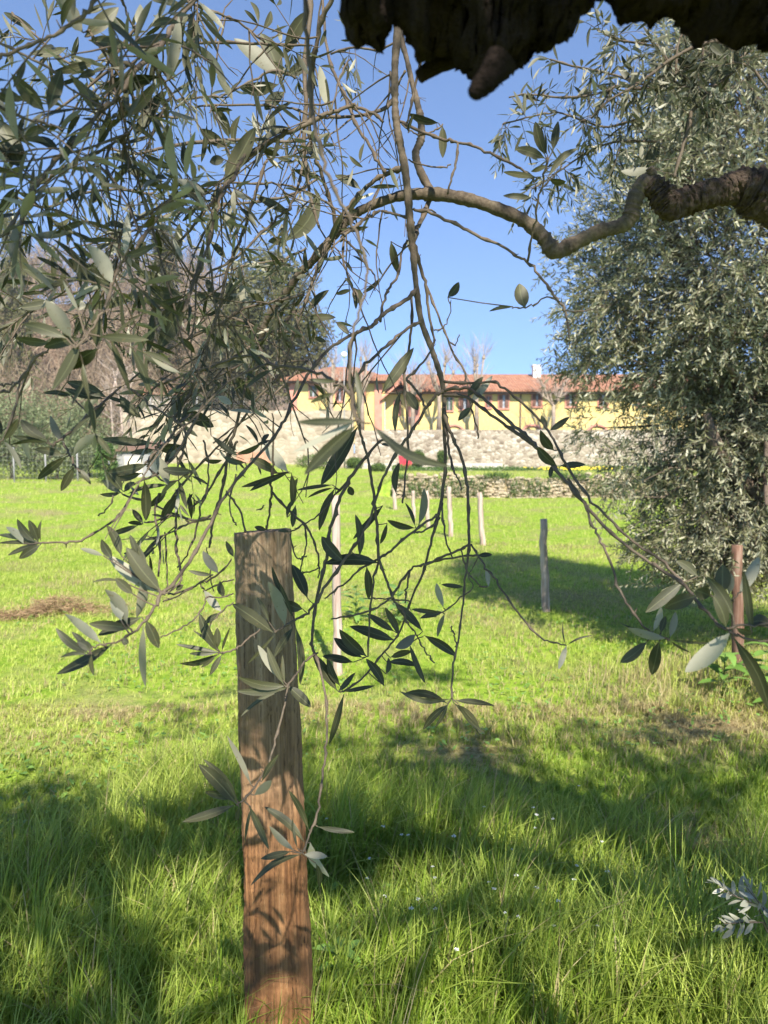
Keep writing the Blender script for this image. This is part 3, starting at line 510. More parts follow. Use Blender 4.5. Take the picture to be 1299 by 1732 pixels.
# the thick rotten limb right overhead, its ragged underside just in view
def ragged(name, m):
    prof = [(560,-60),(578,-5),(586,45),(600,68),(622,60),(640,78),(662,38),(690,62),(715,97),(730,70),(752,80),(772,84),(788,112),(805,128),(822,148),(842,140),(862,118),(885,112),(905,92),(940,86),(968,68),(990,48),(1004,24),(1018,6),(1050,0),(1085,12),(1120,28),(1150,32),(1190,22),(1206,40),(1220,76),(1236,56),(1262,60),(1299,66),(1360,70),(1450,70)]
    Y0 = 0.62; px = np.linspace(560, 1450, 330); py = np.interp(px, [p[0] for p in prof], [p[1] for p in prof])
    n = 56; V = []; F = []
    for i, (x, y) in enumerate(zip(px, py)):
        bot = at(x, y, Y0); top = 2.27 + 0.02 * math.sin(x * .02)
        hz = (top - bot.z) / 2; ry = min(0.09, 0.5 * hz + 0.02)
        for _it in range(3):
            cz = (top + bot.z) / 2 if _it == 0 else cz
            rt = min((cz - hz * math.cos(q) - 1.6) / (Y0 + .02 + ry * math.sin(q)) for q in np.linspace(-1.5, 1.5, 21))
            cz += ((bot.z - .002 - 1.6) / Y0 - rt) * Y0
        for k in range(n):
            a = 2 * math.pi * k / n; rg = 1 + 0.05 * math.sin(7 * a + x * .05) + 0.04 * math.sin(13 * a - x * .09)
            V.append((bot.x, Y0 + 0.02 + ry * math.sin(a) * rg, cz - hz * math.cos(a) * (1 if k == 0 else rg ** .3)))
    m_ = len(px)
    for i in range(m_ - 1):
        for k in range(n):
            k2 = (k + 1) % n; F.append((i*n+k, (i+1)*n+k, (i+1)*n+k2, i*n+k2))
    F.append(tuple(range(n))); F.append(tuple((m_-1)*n + k for k in range(n))[::-1])
    V = np.array(V); V += rng.normal(0, 0.0011, V.shape)
    o = mesh_obj(name, V, F, m, tree, offset=OFF)
    tx = bpy.data.textures.new("rot", 'CLOUDS'); tx.noise_scale = 0.022; tx.noise_depth = 4
    md = o.modifiers.new("d", 'DISPLACE'); md.texture = tx; md.strength = 0.026; md.mid_level = 0.5; md.texture_coords = 'LOCAL'
    return o
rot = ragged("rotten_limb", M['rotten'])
st = MB()
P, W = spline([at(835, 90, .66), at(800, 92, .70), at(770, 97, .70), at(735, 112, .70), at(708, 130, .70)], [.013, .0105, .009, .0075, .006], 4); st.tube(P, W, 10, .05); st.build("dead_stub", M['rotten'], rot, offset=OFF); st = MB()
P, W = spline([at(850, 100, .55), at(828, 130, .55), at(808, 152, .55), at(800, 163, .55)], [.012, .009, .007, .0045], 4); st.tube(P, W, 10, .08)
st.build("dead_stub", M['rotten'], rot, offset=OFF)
st = MB()
P, W = spline([Vector((1.85,.15,1.75)), Vector((1.4,.35,2.02)), Vector((.9,.5,2.16)), Vector((.45,.6,2.2)), Vector((0,.6,2.3)), Vector((-.5,.3,2.7))], [.11,.08,.06,.05,.04,.03], 6)
st.tube(P, W, 14, .06); st.build("limb", M['bark'], tree, offset=OFF)

# traced branch systems
NAMES = {'A': 'limb', 'B': 'limb', 'C': 'branch', 'L': 'branch', 'T': 'branch', 'R': 'branch'}
nodes = {}
for s_ in SYS:
    mb = MB(); tw = MB()
    for i in SYS[s_]:
        _, fl, P, W, qx, qy = PBR[i]
        big = max(W) > .008
        if not big:
            WW = []; 
            for j, r_ in enumerate(W): WW.append(max(r_ * .92, .0010) * (1.38 if j % 7 == 3 else 0.93))
            P2 = [p + rv(.0005 + .0011 * (j % 4 == 0)) for j, p in enumerate(P)]
            mb.tube(P2, WW, 7)
            for j in range(3, len(P2) - 1, 7):       # spurs and leaf scars at the nodes
                if random.random() < .55:
                    d = (rv(1) + (P2[j + 1] - P2[j]).normalized() * .8).normalized() * random.uniform(.003, .011)
                    mb.tube([P2[j], P2[j] + d], [.0011, .0006], 5)
        else:
            k = 18 if max(W) > .02 else 12
            P2, W2 = spline(P, W, 3)
            WW = [r_ * .93 * (1 + .06 * math.sin(j * .37) + .05 * math.sin(j * 1.1 + 1) + (.16 if random.random() < .06 else 0)) for j, r_ in enumerate(W2)]
            mb.tube(P2, WW, k, 0.06 if max(W) > .02 else .04)
    lv = Leaves()
    X = np.concatenate([PBR[i][4] for i in SYS[s_]]) if s_ not in 'AB' else None
    if s_ not in 'AB':
        Yp = np.concatenate([PBR[i][5] for i in SYS[s_]]); W3 = np.array([tuple(p) for i in SYS[s_] for p in PBR[i][2]])
        for blk in LF.strip().split('\n'):
            k, rest = blk.split(':')
            if k.strip() != s_: continue
            for it in rest.split():
                a, b = it.split('>'); bx, by = map(float, a.split(',')); bb = b.split(',')
                tx_, ty_, wd = map(float, bb[:3]); fg = bb[3] if len(bb) > 3 else ''
                if wd <= 0: continue
                lenpx = math.hypot(tx_-bx, ty_-by)
                dd = np.hypot(X - bx, Yp - by)
                # prefer a branch at a depth where the leaf has a natural length
                Yc = W3[:, 1]; natural = np.abs(np.log(np.maximum(lenpx * Yc / 1250, 1e-4) / 0.065))
                j = int(np.argmin(dd + 9 * natural)); bp = Vector(W3[j]); Yb = bp.y
                B = at(bx, by, Yb)
                if dd[j] > 4: mb.tube([bp, (bp + B) / 2 + Vector((0, 0, -.001)), B], [.0012, .001, .0009], 5, cap=False)
                L0 = lenpx * Yb / 1250
                T_ = at(tx_, ty_, Yb + random.uniform(-.3, .3) * L0)
                D = T_ - B; L = D.length; Dn = D.normalized()
                tc = (CAM - B).normalized(); tc = (tc - Dn * tc.dot(Dn)).normalized()
                roll = random.uniform(-.5, .5); nn = tc * math.cos(roll) + Dn.cross(tc) * math.sin(roll)
                if fg == 'p' or (fg == '' and random.random() < .04): nn = -nn
                lv.add(B, Dn, nn, L, .86 * wd * Yb / 1250 / math.cos(roll), random.uniform(-.06, .12))
        # random shoots on the leafy ones
        for i in SYS[s_]:
            _, fl, P, W, qx, qy = PBR[i]
            if fl == 0: continue
            ln = sum((b - a).length for a, b in zip(P, P[1:])); n = max(1, int(ln * (16 if fl == 1 else 43)))
            if P[0].y > 1.85: n = int(ln * (30 if s_ == 'L' else 50))
            for _ in range(n):
                j = random.randrange(len(P)); p = P[j]
                d = rv(.8) + Vector((0, 0.1, -.35))
                ll = random.uniform(.036, .056) if p.y < 1.85 else random.uniform(.04, .058)
                spray(lv, mb, p, d, random.uniform(.06, .17), random.randint(3, 7), ll, .5, .0010, .4, .172, ok=clear_ok)
    if s_ in 'LC':                                   # long bare whippy twigs that cross each other
        for _ in range(210 if s_ == 'L' else 150):
            i = random.choice(SYS[s_]); _, fl, P, W, qx, qy = PBR[i]; j = random.randrange(len(P)); p = P[j].copy()
            if p.y < .95 or qy[j] > 640: continue
            d = (rv(.5) + Vector((random.choice((-.5, .35)), 0, -.7))).normalized(); pts = [p]; k = random.randint(6, 11); st_ = random.uniform(.018, .034)
            for _k in range(k): d = (d + rv(.13) + Vector((0, 0, -.05))).normalized(); p = p + d * st_; pts.append(p)
            a_ = np.array([tuple(v) for v in pts]); ux, uy, _v = proj(a_)
            if ux.max() > 745 or uy.max() > 1000 or ((ux > 700) & (uy > 200)).any(): continue
            mb.tube(pts, [(.0017 - .0010 * q / k) * (1.2 if q % 2 else 1) for q in range(k + 1)], 5, cap=False)
            for q in range(3, k, 3):
                if random.random() < .6:
                    e_ = (rv(.7) + d).normalized() * random.uniform(.02, .06); mb.tube([pts[q], pts[q] + e_ * .5 + rv(.002), pts[q] + e_], [.0009, .0008, .0006], 4, cap=False)
                    if random.random() < .5: lv.add(pts[q] + e_, e_ + rv(.02), rv(), random.uniform(.03, .05), random.uniform(.007, .01), .1)
    b = mb.build(NAMES[s_], {'A': M['limb'], 'B': M['rough']}.get(s_, M['twig']), tree, offset=OFF)
    if s_ == 'B':
        sdm = b.modifiers.new('s', 'SUBSURF'); sdm.levels = 2; sdm.render_levels = 2; sdm.subdivision_type = 'SIMPLE'
        tx = bpy.data.textures.new('rough', 'CLOUDS'); tx.noise_scale = .012; tx.noise_depth = 5
        md = b.modifiers.new('d', 'DISPLACE'); md.texture = tx; md.strength = .014; md.mid_level = .45; md.texture_coords = 'LOCAL'
    if s_ not in 'AB': lv.build("leaves", M['leaf'], b, offset=OFF)

# the crown overhead and behind the camera, which shades the near grass
lv = Leaves(); cm = MB()
blobs = [((0.9,-1.1,3.4),(1.3,1.1,.6)), ((-.6,-.9,3.4),(1.0,.9,.5)), ((1.9,-.6,3.3),(.9,1.1,.8)), ((.2,-1.9,3.6),(1.2,.8,.6)), ((-1.6,-.7,3.1),(.7,.8,.45)),
         ((0.1,-.15,3.1),(.8,.4,.3)), ((-.7,.1,2.75),(.6,.35,.3)), ((1.0,-.6,3.5),(.9,.6,.4)), ((2.6,.3,3.2),(.7,.8,.6)), ((-.3,-.2,3.0),(.7,.5,.35)), ((.8,.45,3.4),(.6,.35,.3)), ((2.0,-.3,3.3),(.6,.8,.3)), ((1.5,-1.0,3.1),(.6,.7,.3)), ((.25,-.15,2.68),(.35,.25,.12)), ((.9,.15,3.3),(.8,.5,.35)), ((-1.3,-.5,3.4),(.9,.7,.4)), ((.3,-1.0,3.0),(.9,.5,.4)), ((1.6,-.2,3.2),(.7,.7,.4)), ((.35,-.3,2.95),(.6,.4,.3)), ((-1.1,-.2,3.0),(.6,.5,.35)), ((-2.3,-1.0,3.3),(.7,.8,.4))]
def off_ok(p):
    if inframe(p, 60) or (p - CAM).length < .7: return False
    t_ = (p.y - 1.75) / SUN.y              # gap in the crown that lets the sun reach the lower post
    x_, z_ = p.x - SUN.x * t_, p.z - SUN.z * t_
    if -.55 < x_ < -.2 and .05 < z_ < .86 or -.55 < x_ < -.1 and .05 < z_ < .66: return False
    v_ = p - Vector((1.02, 1.95, .3)); v_ = v_ - SUN * v_.dot(SUN)
    if v_.length < .42: return False
    t_ = p.z / SUN.z; x_, y_ = p.x - SUN.x * t_, p.y - SUN.y * t_
    for gx, gy, gr in ((.05, 2.25, .28), (.42, 2.75, .16), (-1.0, 3.2, .2), (-.75, 2.5, .14), (.35, 2.1, .15), (1.0, 2.4, .1)):
        if math.hypot(x_ - gx, (y_ - gy) * .8) < gr: return False
    return True
cnt = 0
for c, r in blobs:
    vol = r[0] * r[1] * r[2]
    cl = [(Vector(c) + Vector([random.uniform(-1, 1) * r[i] * .85 for i in range(3)])) for _ in range(int(20 * vol ** .6) + 5)]
    for q in cl:
        cm.tube([Vector(c), (Vector(c) + q) / 2 + rv(.05), q], [.012, .008, .004], 5, cap=False)
        for _ in range(14):
            d = rv(1); p = q + rv(.11)
            spray(lv, cm, p, d, random.uniform(.12, .25), 7, .058, .4, .0014, .5, .24, ok=off_ok)
b = cm.build("branch", M['twig'], tree, offset=OFF); lv.build("leaves", M['leaf'], b, offset=OFF)
print("crown leaves", len(lv.L))
# ------------------------------------------------------------------ the ground
def sm(x, a, b):
    t = np.clip((x - a) / (b - a), 0, 1); return t * t * (3 - 2 * t)
def hgt(x, y):
    x = np.asarray(x, dtype=float); y = np.asarray(y, dtype=float)
    right = sm(x, -0.8, 0.6)
    hr = 0.74 * sm(y, 27.0, 27.35) - 0.24 * sm(y, 30, 48)
    left = 0.55 * sm(y, 13, 28) + 0.4 * sm(y, 32, 47)
    mid = 0.15 * sm(y, 20, 30) + .5 * sm(y, 30, 47)
    l = np.where(x < -8, left, mid + (left - mid) * sm(-x, 2, 8))
    h = hr * right + l * (1 - right)
    h = h + 0.035 * np.sin(x * 1.3 + y * .7) * np.sin(y * .9 - x * .4) * sm(y, 4, 9) + .012 * np.sin(x * 5 + 1) * np.sin(y * 4.3)
    return h
ys = np.concatenate([np.arange(-8, 30, .35), np.arange(26.8, 27.6, .07), np.arange(30, 60, 1.0), np.arange(60, 171, 10)]); ys = np.unique(np.round(ys, 3))
xs = np.concatenate([np.arange(-170, -30, 10), np.arange(-30, 34, .5), np.arange(34, 171, 10)])
XX, YY = np.meshgrid(xs, ys); ZZ = hgt(XX, YY)
nx, ny = len(xs), len(ys); idx = np.arange(nx * ny).reshape(ny, nx)
F = np.stack([idx[:-1, :-1], idx[:-1, 1:], idx[1:, 1:], idx[1:, :-1]], -1).reshape(-1, 4)
t = MT('meadow_soil', 0.95, 0.05)
a = t.noise(0.8, 5); b_ = t.noise(9, 6); c_ = t.noise(60, 3)
gcol = t.ramp(b_, [(0.3, (0.10, 0.19, 0.015)), (0.5, (0.22, 0.33, 0.035)), (0.7, (0.34, 0.40, 0.07))])
dry = t.ramp(c_, [(0.3, (0.16, 0.12, 0.06)), (0.7, (0.38, 0.33, 0.17))])
sxy = t.n('ShaderNodeAttribute', attribute_name='bare'); dry0 = sxy.outputs['Fac']
t.col(t.mix(dry0, t.mix(t.ramp(a, [(0.48, (0, 0, 0)), (0.68, (.8, .8, .8))]), gcol, dry), t.ramp(t.noise(25, 5), [(0.35, (.16, .10, .05)), (0.7, (.42, .32, .18))]))); t.bump(c_, .8, .03)
g = mesh_obj("ground", np.stack([XX, YY, ZZ], -1).reshape(-1, 3), F, t.m, attrs={'bare': sum(a_ * np.exp(-(((XX - cx_) / sx_) ** 2 + ((YY - cy_) / sy_) ** 2)) for cx_, cy_, sx_, sy_, a_ in ((1.95, 4.25, .6, .35, 1), (.42, 3.8, .4, .3, 1), (2.1, 8.2, .8, .5, .7))).ravel()}); tag(g, kind='structure')

# ------------------------------------------------------------------ grass
def vnoise(x, y, s, seed):
    r = np.random.default_rng(seed); G = r.uniform(0, 1, (64, 64)); x = np.asarray(x) / s + 100; y = np.asarray(y) / s + 100
    xi = np.floor(x).astype(int); yi = np.floor(y).astype(int); fx = x - xi; fy = y - yi
    fx = fx * fx * (3 - 2 * fx); fy = fy * fy * (3 - 2 * fy); m = lambda a, b: G[a % 64, b % 64]
    return (m(xi, yi) * (1-fx) + m(xi+1, yi) * fx) * (1-fy) + (m(xi, yi+1) * (1-fx) + m(xi+1, yi+1) * fx) * fy
def grass(n, y0, y1, pw, hfun, wd, rows):
    u = rng.uniform(0, 1, n); y = (y0 ** pw + u * (y1 ** pw - y0 ** pw)) ** (1 / pw)
    x = rng.uniform(-1, 1, n) * (0.58 * y + 0.8)
    # tufts
    tx = np.round(x / .09) * .09; ty = np.round(y / .09) * .09
    k = rng.uniform(0, .75, n) * (y < 8); h0 = vnoise(tx, ty, .05, 5)
    jx = (vnoise(tx, ty, .013, 8) - .5) * .09; jy = (vnoise(tx, ty, .013, 9) - .5) * .09
    x = x * (1-k) + (tx + jx) * k; y = y * (1-k) + (ty + jy) * k
    z = hgt(x, y)
    H = hfun(x, y) * rng.uniform(.45, 1.25, n) * (.6 + .8 * h0)
    th = rng.uniform(0, 2 * np.pi, n); lean = rng.uniform(.05, .8, n) + (rng.uniform(0, 1, n) < .22) * rng.uniform(.2, .9, n)
    lx = np.cos(th) * lean + .12; ly = np.sin(th) * lean
    fa = th + np.pi / 2 + rng.normal(0, .5, n); ax, ay = np.cos(fa), np.sin(fa)
    Wd = wd * rng.uniform(.6, 1.3, n) * (1 + .04 * y)
    V = []
    T = np.linspace(0, 1, rows + 1)
    for i, tt in enumerate(T):
        cx = x + lx * H * tt ** 2 * .9; cy = y + ly * H * tt ** 2 * .9; cz = z - .01 + H * (tt - .28 * lean * tt ** 2.5)
        ww = Wd * (1 - tt ** 1.6) * .5 * (0.75 if i == 0 else 1)
        if i == rows: V.append(np.stack([cx, cy, cz], -1))
        else:
            V.append(np.stack([cx - ax * ww, cy - ay * ww, cz], -1)); V.append(np.stack([cx + ax * ww, cy + ay * ww, cz], -1))
    V = np.stack(V, 1); K = V.shape[1]; q = []
    for i in range(rows - 1): q.append((2*i, 2*i+1, 2*i+3, 2*i+2))
    q = np.array(q).reshape(-1, 4) if rows > 1 else np.zeros((0, 4), int)
    tri = np.array([(2*rows-2, 2*rows-1, 2*rows, 2*rows)])
    dryp = np.clip((vnoise(x, y, .55, 21) * .6 + vnoise(x, y, .17, 22) * .4 - .49) * 5, 0, 1) * sm(y, 3.4, 4.6) * .62
    spot = sum(a_ * np.exp(-(((x - cx_) / sx_) ** 2 + ((y - cy_) / sy_) ** 2)) for cx_, cy_, sx_, sy_, a_ in SPOTS) * (.5 + vnoise(x, y, .16, 61))
    band = np.exp(-((y - 4.6) / .7) ** 2) * vnoise(x, y, .4, 31) * .5
    isdry = rng.uniform(0, 1, n) < (.05 + dryp + band + .7 * spot)
    mixv = np.clip(vnoise(x, y, 1.1, 23) * .5 + rng.uniform(0, .6, n) + .40 * sm(y, 3.4, 5.0) - .20, 0, 1)[:, None]
    g1 = np.array([.15, .26, .010]); g2 = np.array([.53, .585, .135]); col = g1 * (1 - mixv) + g2 * mixv
    d1 = np.array([.50, .42, .20]) * rng.uniform(.6, 1.1, n)[:, None]
    col = np.where(isdry[:, None], d1, col); H = np.where(isdry, H * .6, H)
    col = np.concatenate([col, np.ones((n, 1))], 1)
    return V.reshape(-1, 3), K, q, tri, np.repeat(col, K, 0), n
SPOTS = ((1.95, 4.25, .55, .28, 1), (.42, 3.8, .30, .22, 1), (-1.4, 4.6, .5, .3, .7), (2.1, 8.2, .8, .5, .7), (-.9, 5.6, .5, .3, .6), (-2.0, 4.0, .5, .25, .5), (.9, 5.0, .5, .2, .6), (-1.7, 7.8, .5, .4, .5), (1.3, 2.9, .15, .2, .8))
def h_near(x, y):
    yb = y + 1.3 * (vnoise(x, y, .8, 47) - .5)
    tall = .205 * (1 - sm(yb, 2.5, 3.9)) * (.35 + 1.2 * vnoise(x, y, .35, 41)) + .055
    tall = tall * (1 - .8 * np.exp(-(((x + .30) / .16) ** 2 + ((y - 1.55) / .22) ** 2)))
    stake = .16 * np.exp(-(((x - 2.4) / .9) ** 2 + ((y - 5.0) / .6) ** 2))
    sp_ = np.clip(sum(a_ * np.exp(-(((x - cx_) / sx_) ** 2 + ((y - cy_) / sy_) ** 2)) for cx_, cy_, sx_, sy_, a_ in SPOTS), 0, 1)
    return (tall + stake + .03 * vnoise(x, y, .4, 45)) * (1 - .65 * sp_)
h_far = lambda x, y: .085 + .05 * vnoise(x, y, 1.5, 42)
t = MT('grass_blade', 0.5, 0.35)
at_ = t.n('ShaderNodeAttribute', attribute_name='tint'); t.col(at_.outputs['Color']); t.translucent(at_.outputs['Color'], .38)
Vs = []; Fs = []; Cs = []; base = 0
for (n, y0, y1, pw, hf, wd, rows) in ((105000, 1.35, 4.6, 1.6, h_near, .0055, 4), (150000, 4.3, 13, 1.6, h_near, .0055, 2), (110000, 12, 49, 1.7, h_far, .011, 1)):
    V, K, q, tri, C, n = grass(n, y0, y1, pw, hf, wd, rows)
    if y1 > 40:   # no grass in front of the dry-stone wall face or beyond the fences
        pass
    o_ = (np.arange(n) * K)[:, None, None] + base
    if len(q): Fs.append((q[None] + o_).reshape(-1, 4))
    Fs.append((tri[None] + o_).reshape(-1, 4)); Vs.append(V); Cs.append(C); base += len(V)
V = np.concatenate(Vs); Fq = np.concatenate(Fs); C = np.concatenate(Cs)
def mixed_mesh(name, V, Fq, m, C):
    """quads whose last two indices coincide are triangles"""
    istri = Fq[:, 2] == Fq[:, 3]; me = bpy.data.meshes.new(name)
    q = Fq[~istri]; t3 = Fq[istri][:, :3]
    me.vertices.add(len(V)); me.vertices.foreach_set('co', V.astype(np.float32).ravel())
    li = np.concatenate([q.ravel(), t3.ravel()]); me.loops.add(len(li)); me.loops.foreach_set('vertex_index', li.astype(np.int32))
    me.polygons.add(len(Fq)); ls = np.concatenate([np.arange(len(q)) * 4, len(q) * 4 + np.arange(len(t3)) * 3])
    me.polygons.foreach_set('loop_start', ls.astype(np.int32)); me.polygons.foreach_set('loop_total', np.concatenate([np.full(len(q), 4), np.full(len(t3), 3)]).astype(np.int32))
    me.update(calc_edges=True); me.polygons.foreach_set('use_smooth', np.ones(len(Fq), dtype=bool))
    a = me.attributes.new('tint', 'FLOAT_COLOR', 'POINT'); a.data.foreach_set('color', C.astype(np.float32).ravel())
    me.materials.append(m); o = bpy.data.objects.new(name, me); S.collection.objects.link(o); return o
tag(mixed_mesh("grass", V, Fq, t.m, C), kind='stuff', label="bright green meadow grass, tall in front and cropped beyond", cat="grass")

# ------------------------------------------------------------------ posts
t = MT('weathered_wood', 0.85, 0.2)
st_ = t.co((62, 62, 2.0)); n1 = t.noise(1, 9, st_, .78, .35); n2 = t.noise(2.4, 6, st_, .7); n3 = t.noise(3, 3)
sx = t.n('ShaderNodeSeparateXYZ'); t.l(t.co(), sx.inputs[0])
red = t.ramp(n1, [(0.28, (0.04, 0.02, 0.010)), (0.45, (0.16, 0.075, 0.032)), (0.58, (0.30, 0.15, 0.062)), (0.75, (0.48, 0.315, 0.17))])
gry = t.ramp(n1, [(0.28, (0.06, 0.04, 0.026)), (0.48, (0.22, 0.155, 0.095)), (0.72, (0.40, 0.31, 0.21))])
hz = t.math('ADD', sx.outputs[2], t.math('MULTIPLY', n3, .5))
c = t.mix(t.ramp(hz, [(0.9, (0, 0, 0)), (1.0, (0, 0, 0))]), red, gry)
mr = t.n('ShaderNodeMapRange'); mr.inputs[1].default_value = .85; mr.inputs[2].default_value = 1.45; t.l(hz, mr.inputs[0])
c = t.mix(mr.outputs[0], red, gry)
c = t.mix(t.ramp(n2, [(0.37, (.95, .95, .95)), (0.42, (0, 0, 0))]), c, (0.035, 0.018, 0.010))
c = t.mix(t.ramp(n3, [(.45, (0, 0, 0)), (.75, (.5, .5, .5))]), c, t.mix(.5, c, (.48, .33, .20)))
t.col(c); t.bump(t.mix(.5, n1, n2), 1.0, .012); M['post'] = t.m
def make_post():
    """half-round split chestnut post: flat rough face towards the camera, lit side"""
    Yf = 1.80
    bl, br = at(415.5, 1890, Yf), at(536, 1890, Yf); tl, trr = at(392, 904, Yf), at(487, 897, Yf)
    o0 = (bl + br) / 2; o0.z = 0
    root = empty("wooden_post", (o0.x, Yf + .05, 0))
    tag(root, "thick split wooden post with a flat sawn top, nearest the camera", "post", "wooden posts in the meadow")
    n = 44; m_ = 90; V = []; F = []
    r = np.random.default_rng(3); fn = r.normal(0, 1, (n, )); fn2 = r.normal(0, 1, n)
    for j in range(m_ + 1):
        tt = j / m_; zz = -.15 + (tl.z + .15) * tt
        q = (zz - bl.z) / (tl.z - bl.z)
        L = bl + (tl - bl) * q; Rr = br + (trr - br) * q
        cx = (L.x + Rr.x) / 2; hw = (Rr.x - L.x) / 2 * (1 + .012 * math.sin(zz * 9) + .01 * math.sin(zz * 23))
        for k in range(n):
            a = 2 * math.pi * k / n; ca, sa = math.cos(a), math.sin(a)
            X = math.copysign(abs(ca) ** .75, ca); Yy = math.copysign(abs(sa) ** (.45 if sa < 0 else .9), sa)
            dd = .0018 * fn[k] + .0012 * fn2[k] * math.sin(zz * 14 + fn[k] * 3) + (.004 * math.sin(zz * 6 + 1) if sa < 0 else 0)
            zt = zz if j < m_ else trr.z + (tl.z - trr.z) * (.5 - .5 * X) - (.004 if sa > 0 else 0)
            V.append((cx + hw * X * (1 + dd * 4) - o0.x, Yf + .05 + (.05 * Yy if sa < 0 else .065 * Yy) * (1 + dd * 8) - Yf - .05 - dd, zt))
    for j in range(m_):
        for k in range(n):
            k2 = (k + 1) % n; F.append((j*n+k, j*n+k2, (j+1)*n+k2, (j+1)*n+k))
    F.append(tuple(m_ * n + k for k in range(n)))
    # long drying cracks
    V = np.array(V)
    for kx, z0, z1, dep in ((34, .75, 1.42, .006), (29, .2, .95, .007), (38, .0, .8, .005), (31, .7, 1.3, .004), (26, .0, .45, .006)):
        for j in range(m_ + 1):
            z = V[j * n + kx][2]
            if z0 < z < z1: V[j * n + kx][1] += dep
    o = mesh_obj("post_body", V, F, M['post'], root); 
    for p in o.data.polygons: p.use_smooth = len(p.vertices) == 4
    sb_ = o.modifiers.new('s', 'SUBSURF'); sb_.subdivision_type = 'SIMPLE'; sb_.levels = 2; sb_.render_levels = 2
    tx = bpy.data.textures.new('worn', 'CLOUDS'); tx.noise_scale = .022; tx.noise_depth = 4
    d_ = o.modifiers.new('d', 'DISPLACE'); d_.texture = tx; d_.strength = .0065; d_.mid_level = .5; d_.texture_coords = 'LOCAL'
    mb = MB()
    base = Vector((-.060, -.045, .42))
    for (dx, dz, r0) in ((-.035, -.13, .0028), (-.022, -.10, .002)):
        P, W = spline([base, base + Vector((dx * .2, -.006, dz * .3)), base + Vector((dx * .6, -.012, dz * .7)), base + Vector((dx, -.02, dz))], [r0, r0 * 1.3, r0, r0 * .3], 4)
        mb.tube(P, W, 5)
    mb.build("splinter", M['post'], root)
    return root
make_post()
t = MT('pale_stake_wood', 0.9, 0.15); st_ = t.co((30, 30, 2)); n1 = t.noise(1, 5, st_)
t.col(t.ramp(n1, [(0.3, (0.22, 0.15, 0.11)), (0.5, (0.42, 0.33, 0.27)), (0.72, (0.58, 0.49, 0.42))])); t.bump(n1, .6, .004); M['stake'] = t.m
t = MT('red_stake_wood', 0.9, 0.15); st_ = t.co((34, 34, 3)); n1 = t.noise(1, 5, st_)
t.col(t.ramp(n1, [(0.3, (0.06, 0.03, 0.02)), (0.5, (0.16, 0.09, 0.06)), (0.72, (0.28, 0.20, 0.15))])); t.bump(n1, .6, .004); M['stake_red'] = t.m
# px top, px bottom, width px, label
STK = [((567, 838), (571, 1148), 15, "tall pinkish stake standing just right of and behind the thick near post", 'stake'),
       ((919, 878), (925, 1036), 13, "grey stake at the left edge of the tree shadow, right of the others", 'stake'),
       ((811, 833), (817, 926), 9, "slim leaning stake second from the right in the receding row", 'stake'),
       ((759, 823), (763, 908), 8, "thin pale stake left of the slim leaning one", 'stake'),
       ((722, 830), (724, 893), 7, "short thin stake between two thin pale ones, third from right in the far group", 'stake'),
       ((699, 830), (700, 876), 6, "small distant stake in front of the dry stone retaining wall's left end", 'stake'),
       ((667, 800), (668, 862), 6, "farthest stake, below the red container", 'stake'),
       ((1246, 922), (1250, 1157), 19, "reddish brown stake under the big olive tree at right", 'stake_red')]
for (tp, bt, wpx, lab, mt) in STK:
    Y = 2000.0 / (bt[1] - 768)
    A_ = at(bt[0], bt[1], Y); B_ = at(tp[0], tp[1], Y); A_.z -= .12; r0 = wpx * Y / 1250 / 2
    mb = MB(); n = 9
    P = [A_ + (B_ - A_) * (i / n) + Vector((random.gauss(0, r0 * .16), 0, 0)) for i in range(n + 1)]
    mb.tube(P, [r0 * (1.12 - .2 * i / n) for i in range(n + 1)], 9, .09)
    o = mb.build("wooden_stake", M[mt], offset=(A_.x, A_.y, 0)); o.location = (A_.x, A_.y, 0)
    tag(o, lab, "stake", "wooden stakes in the meadow")

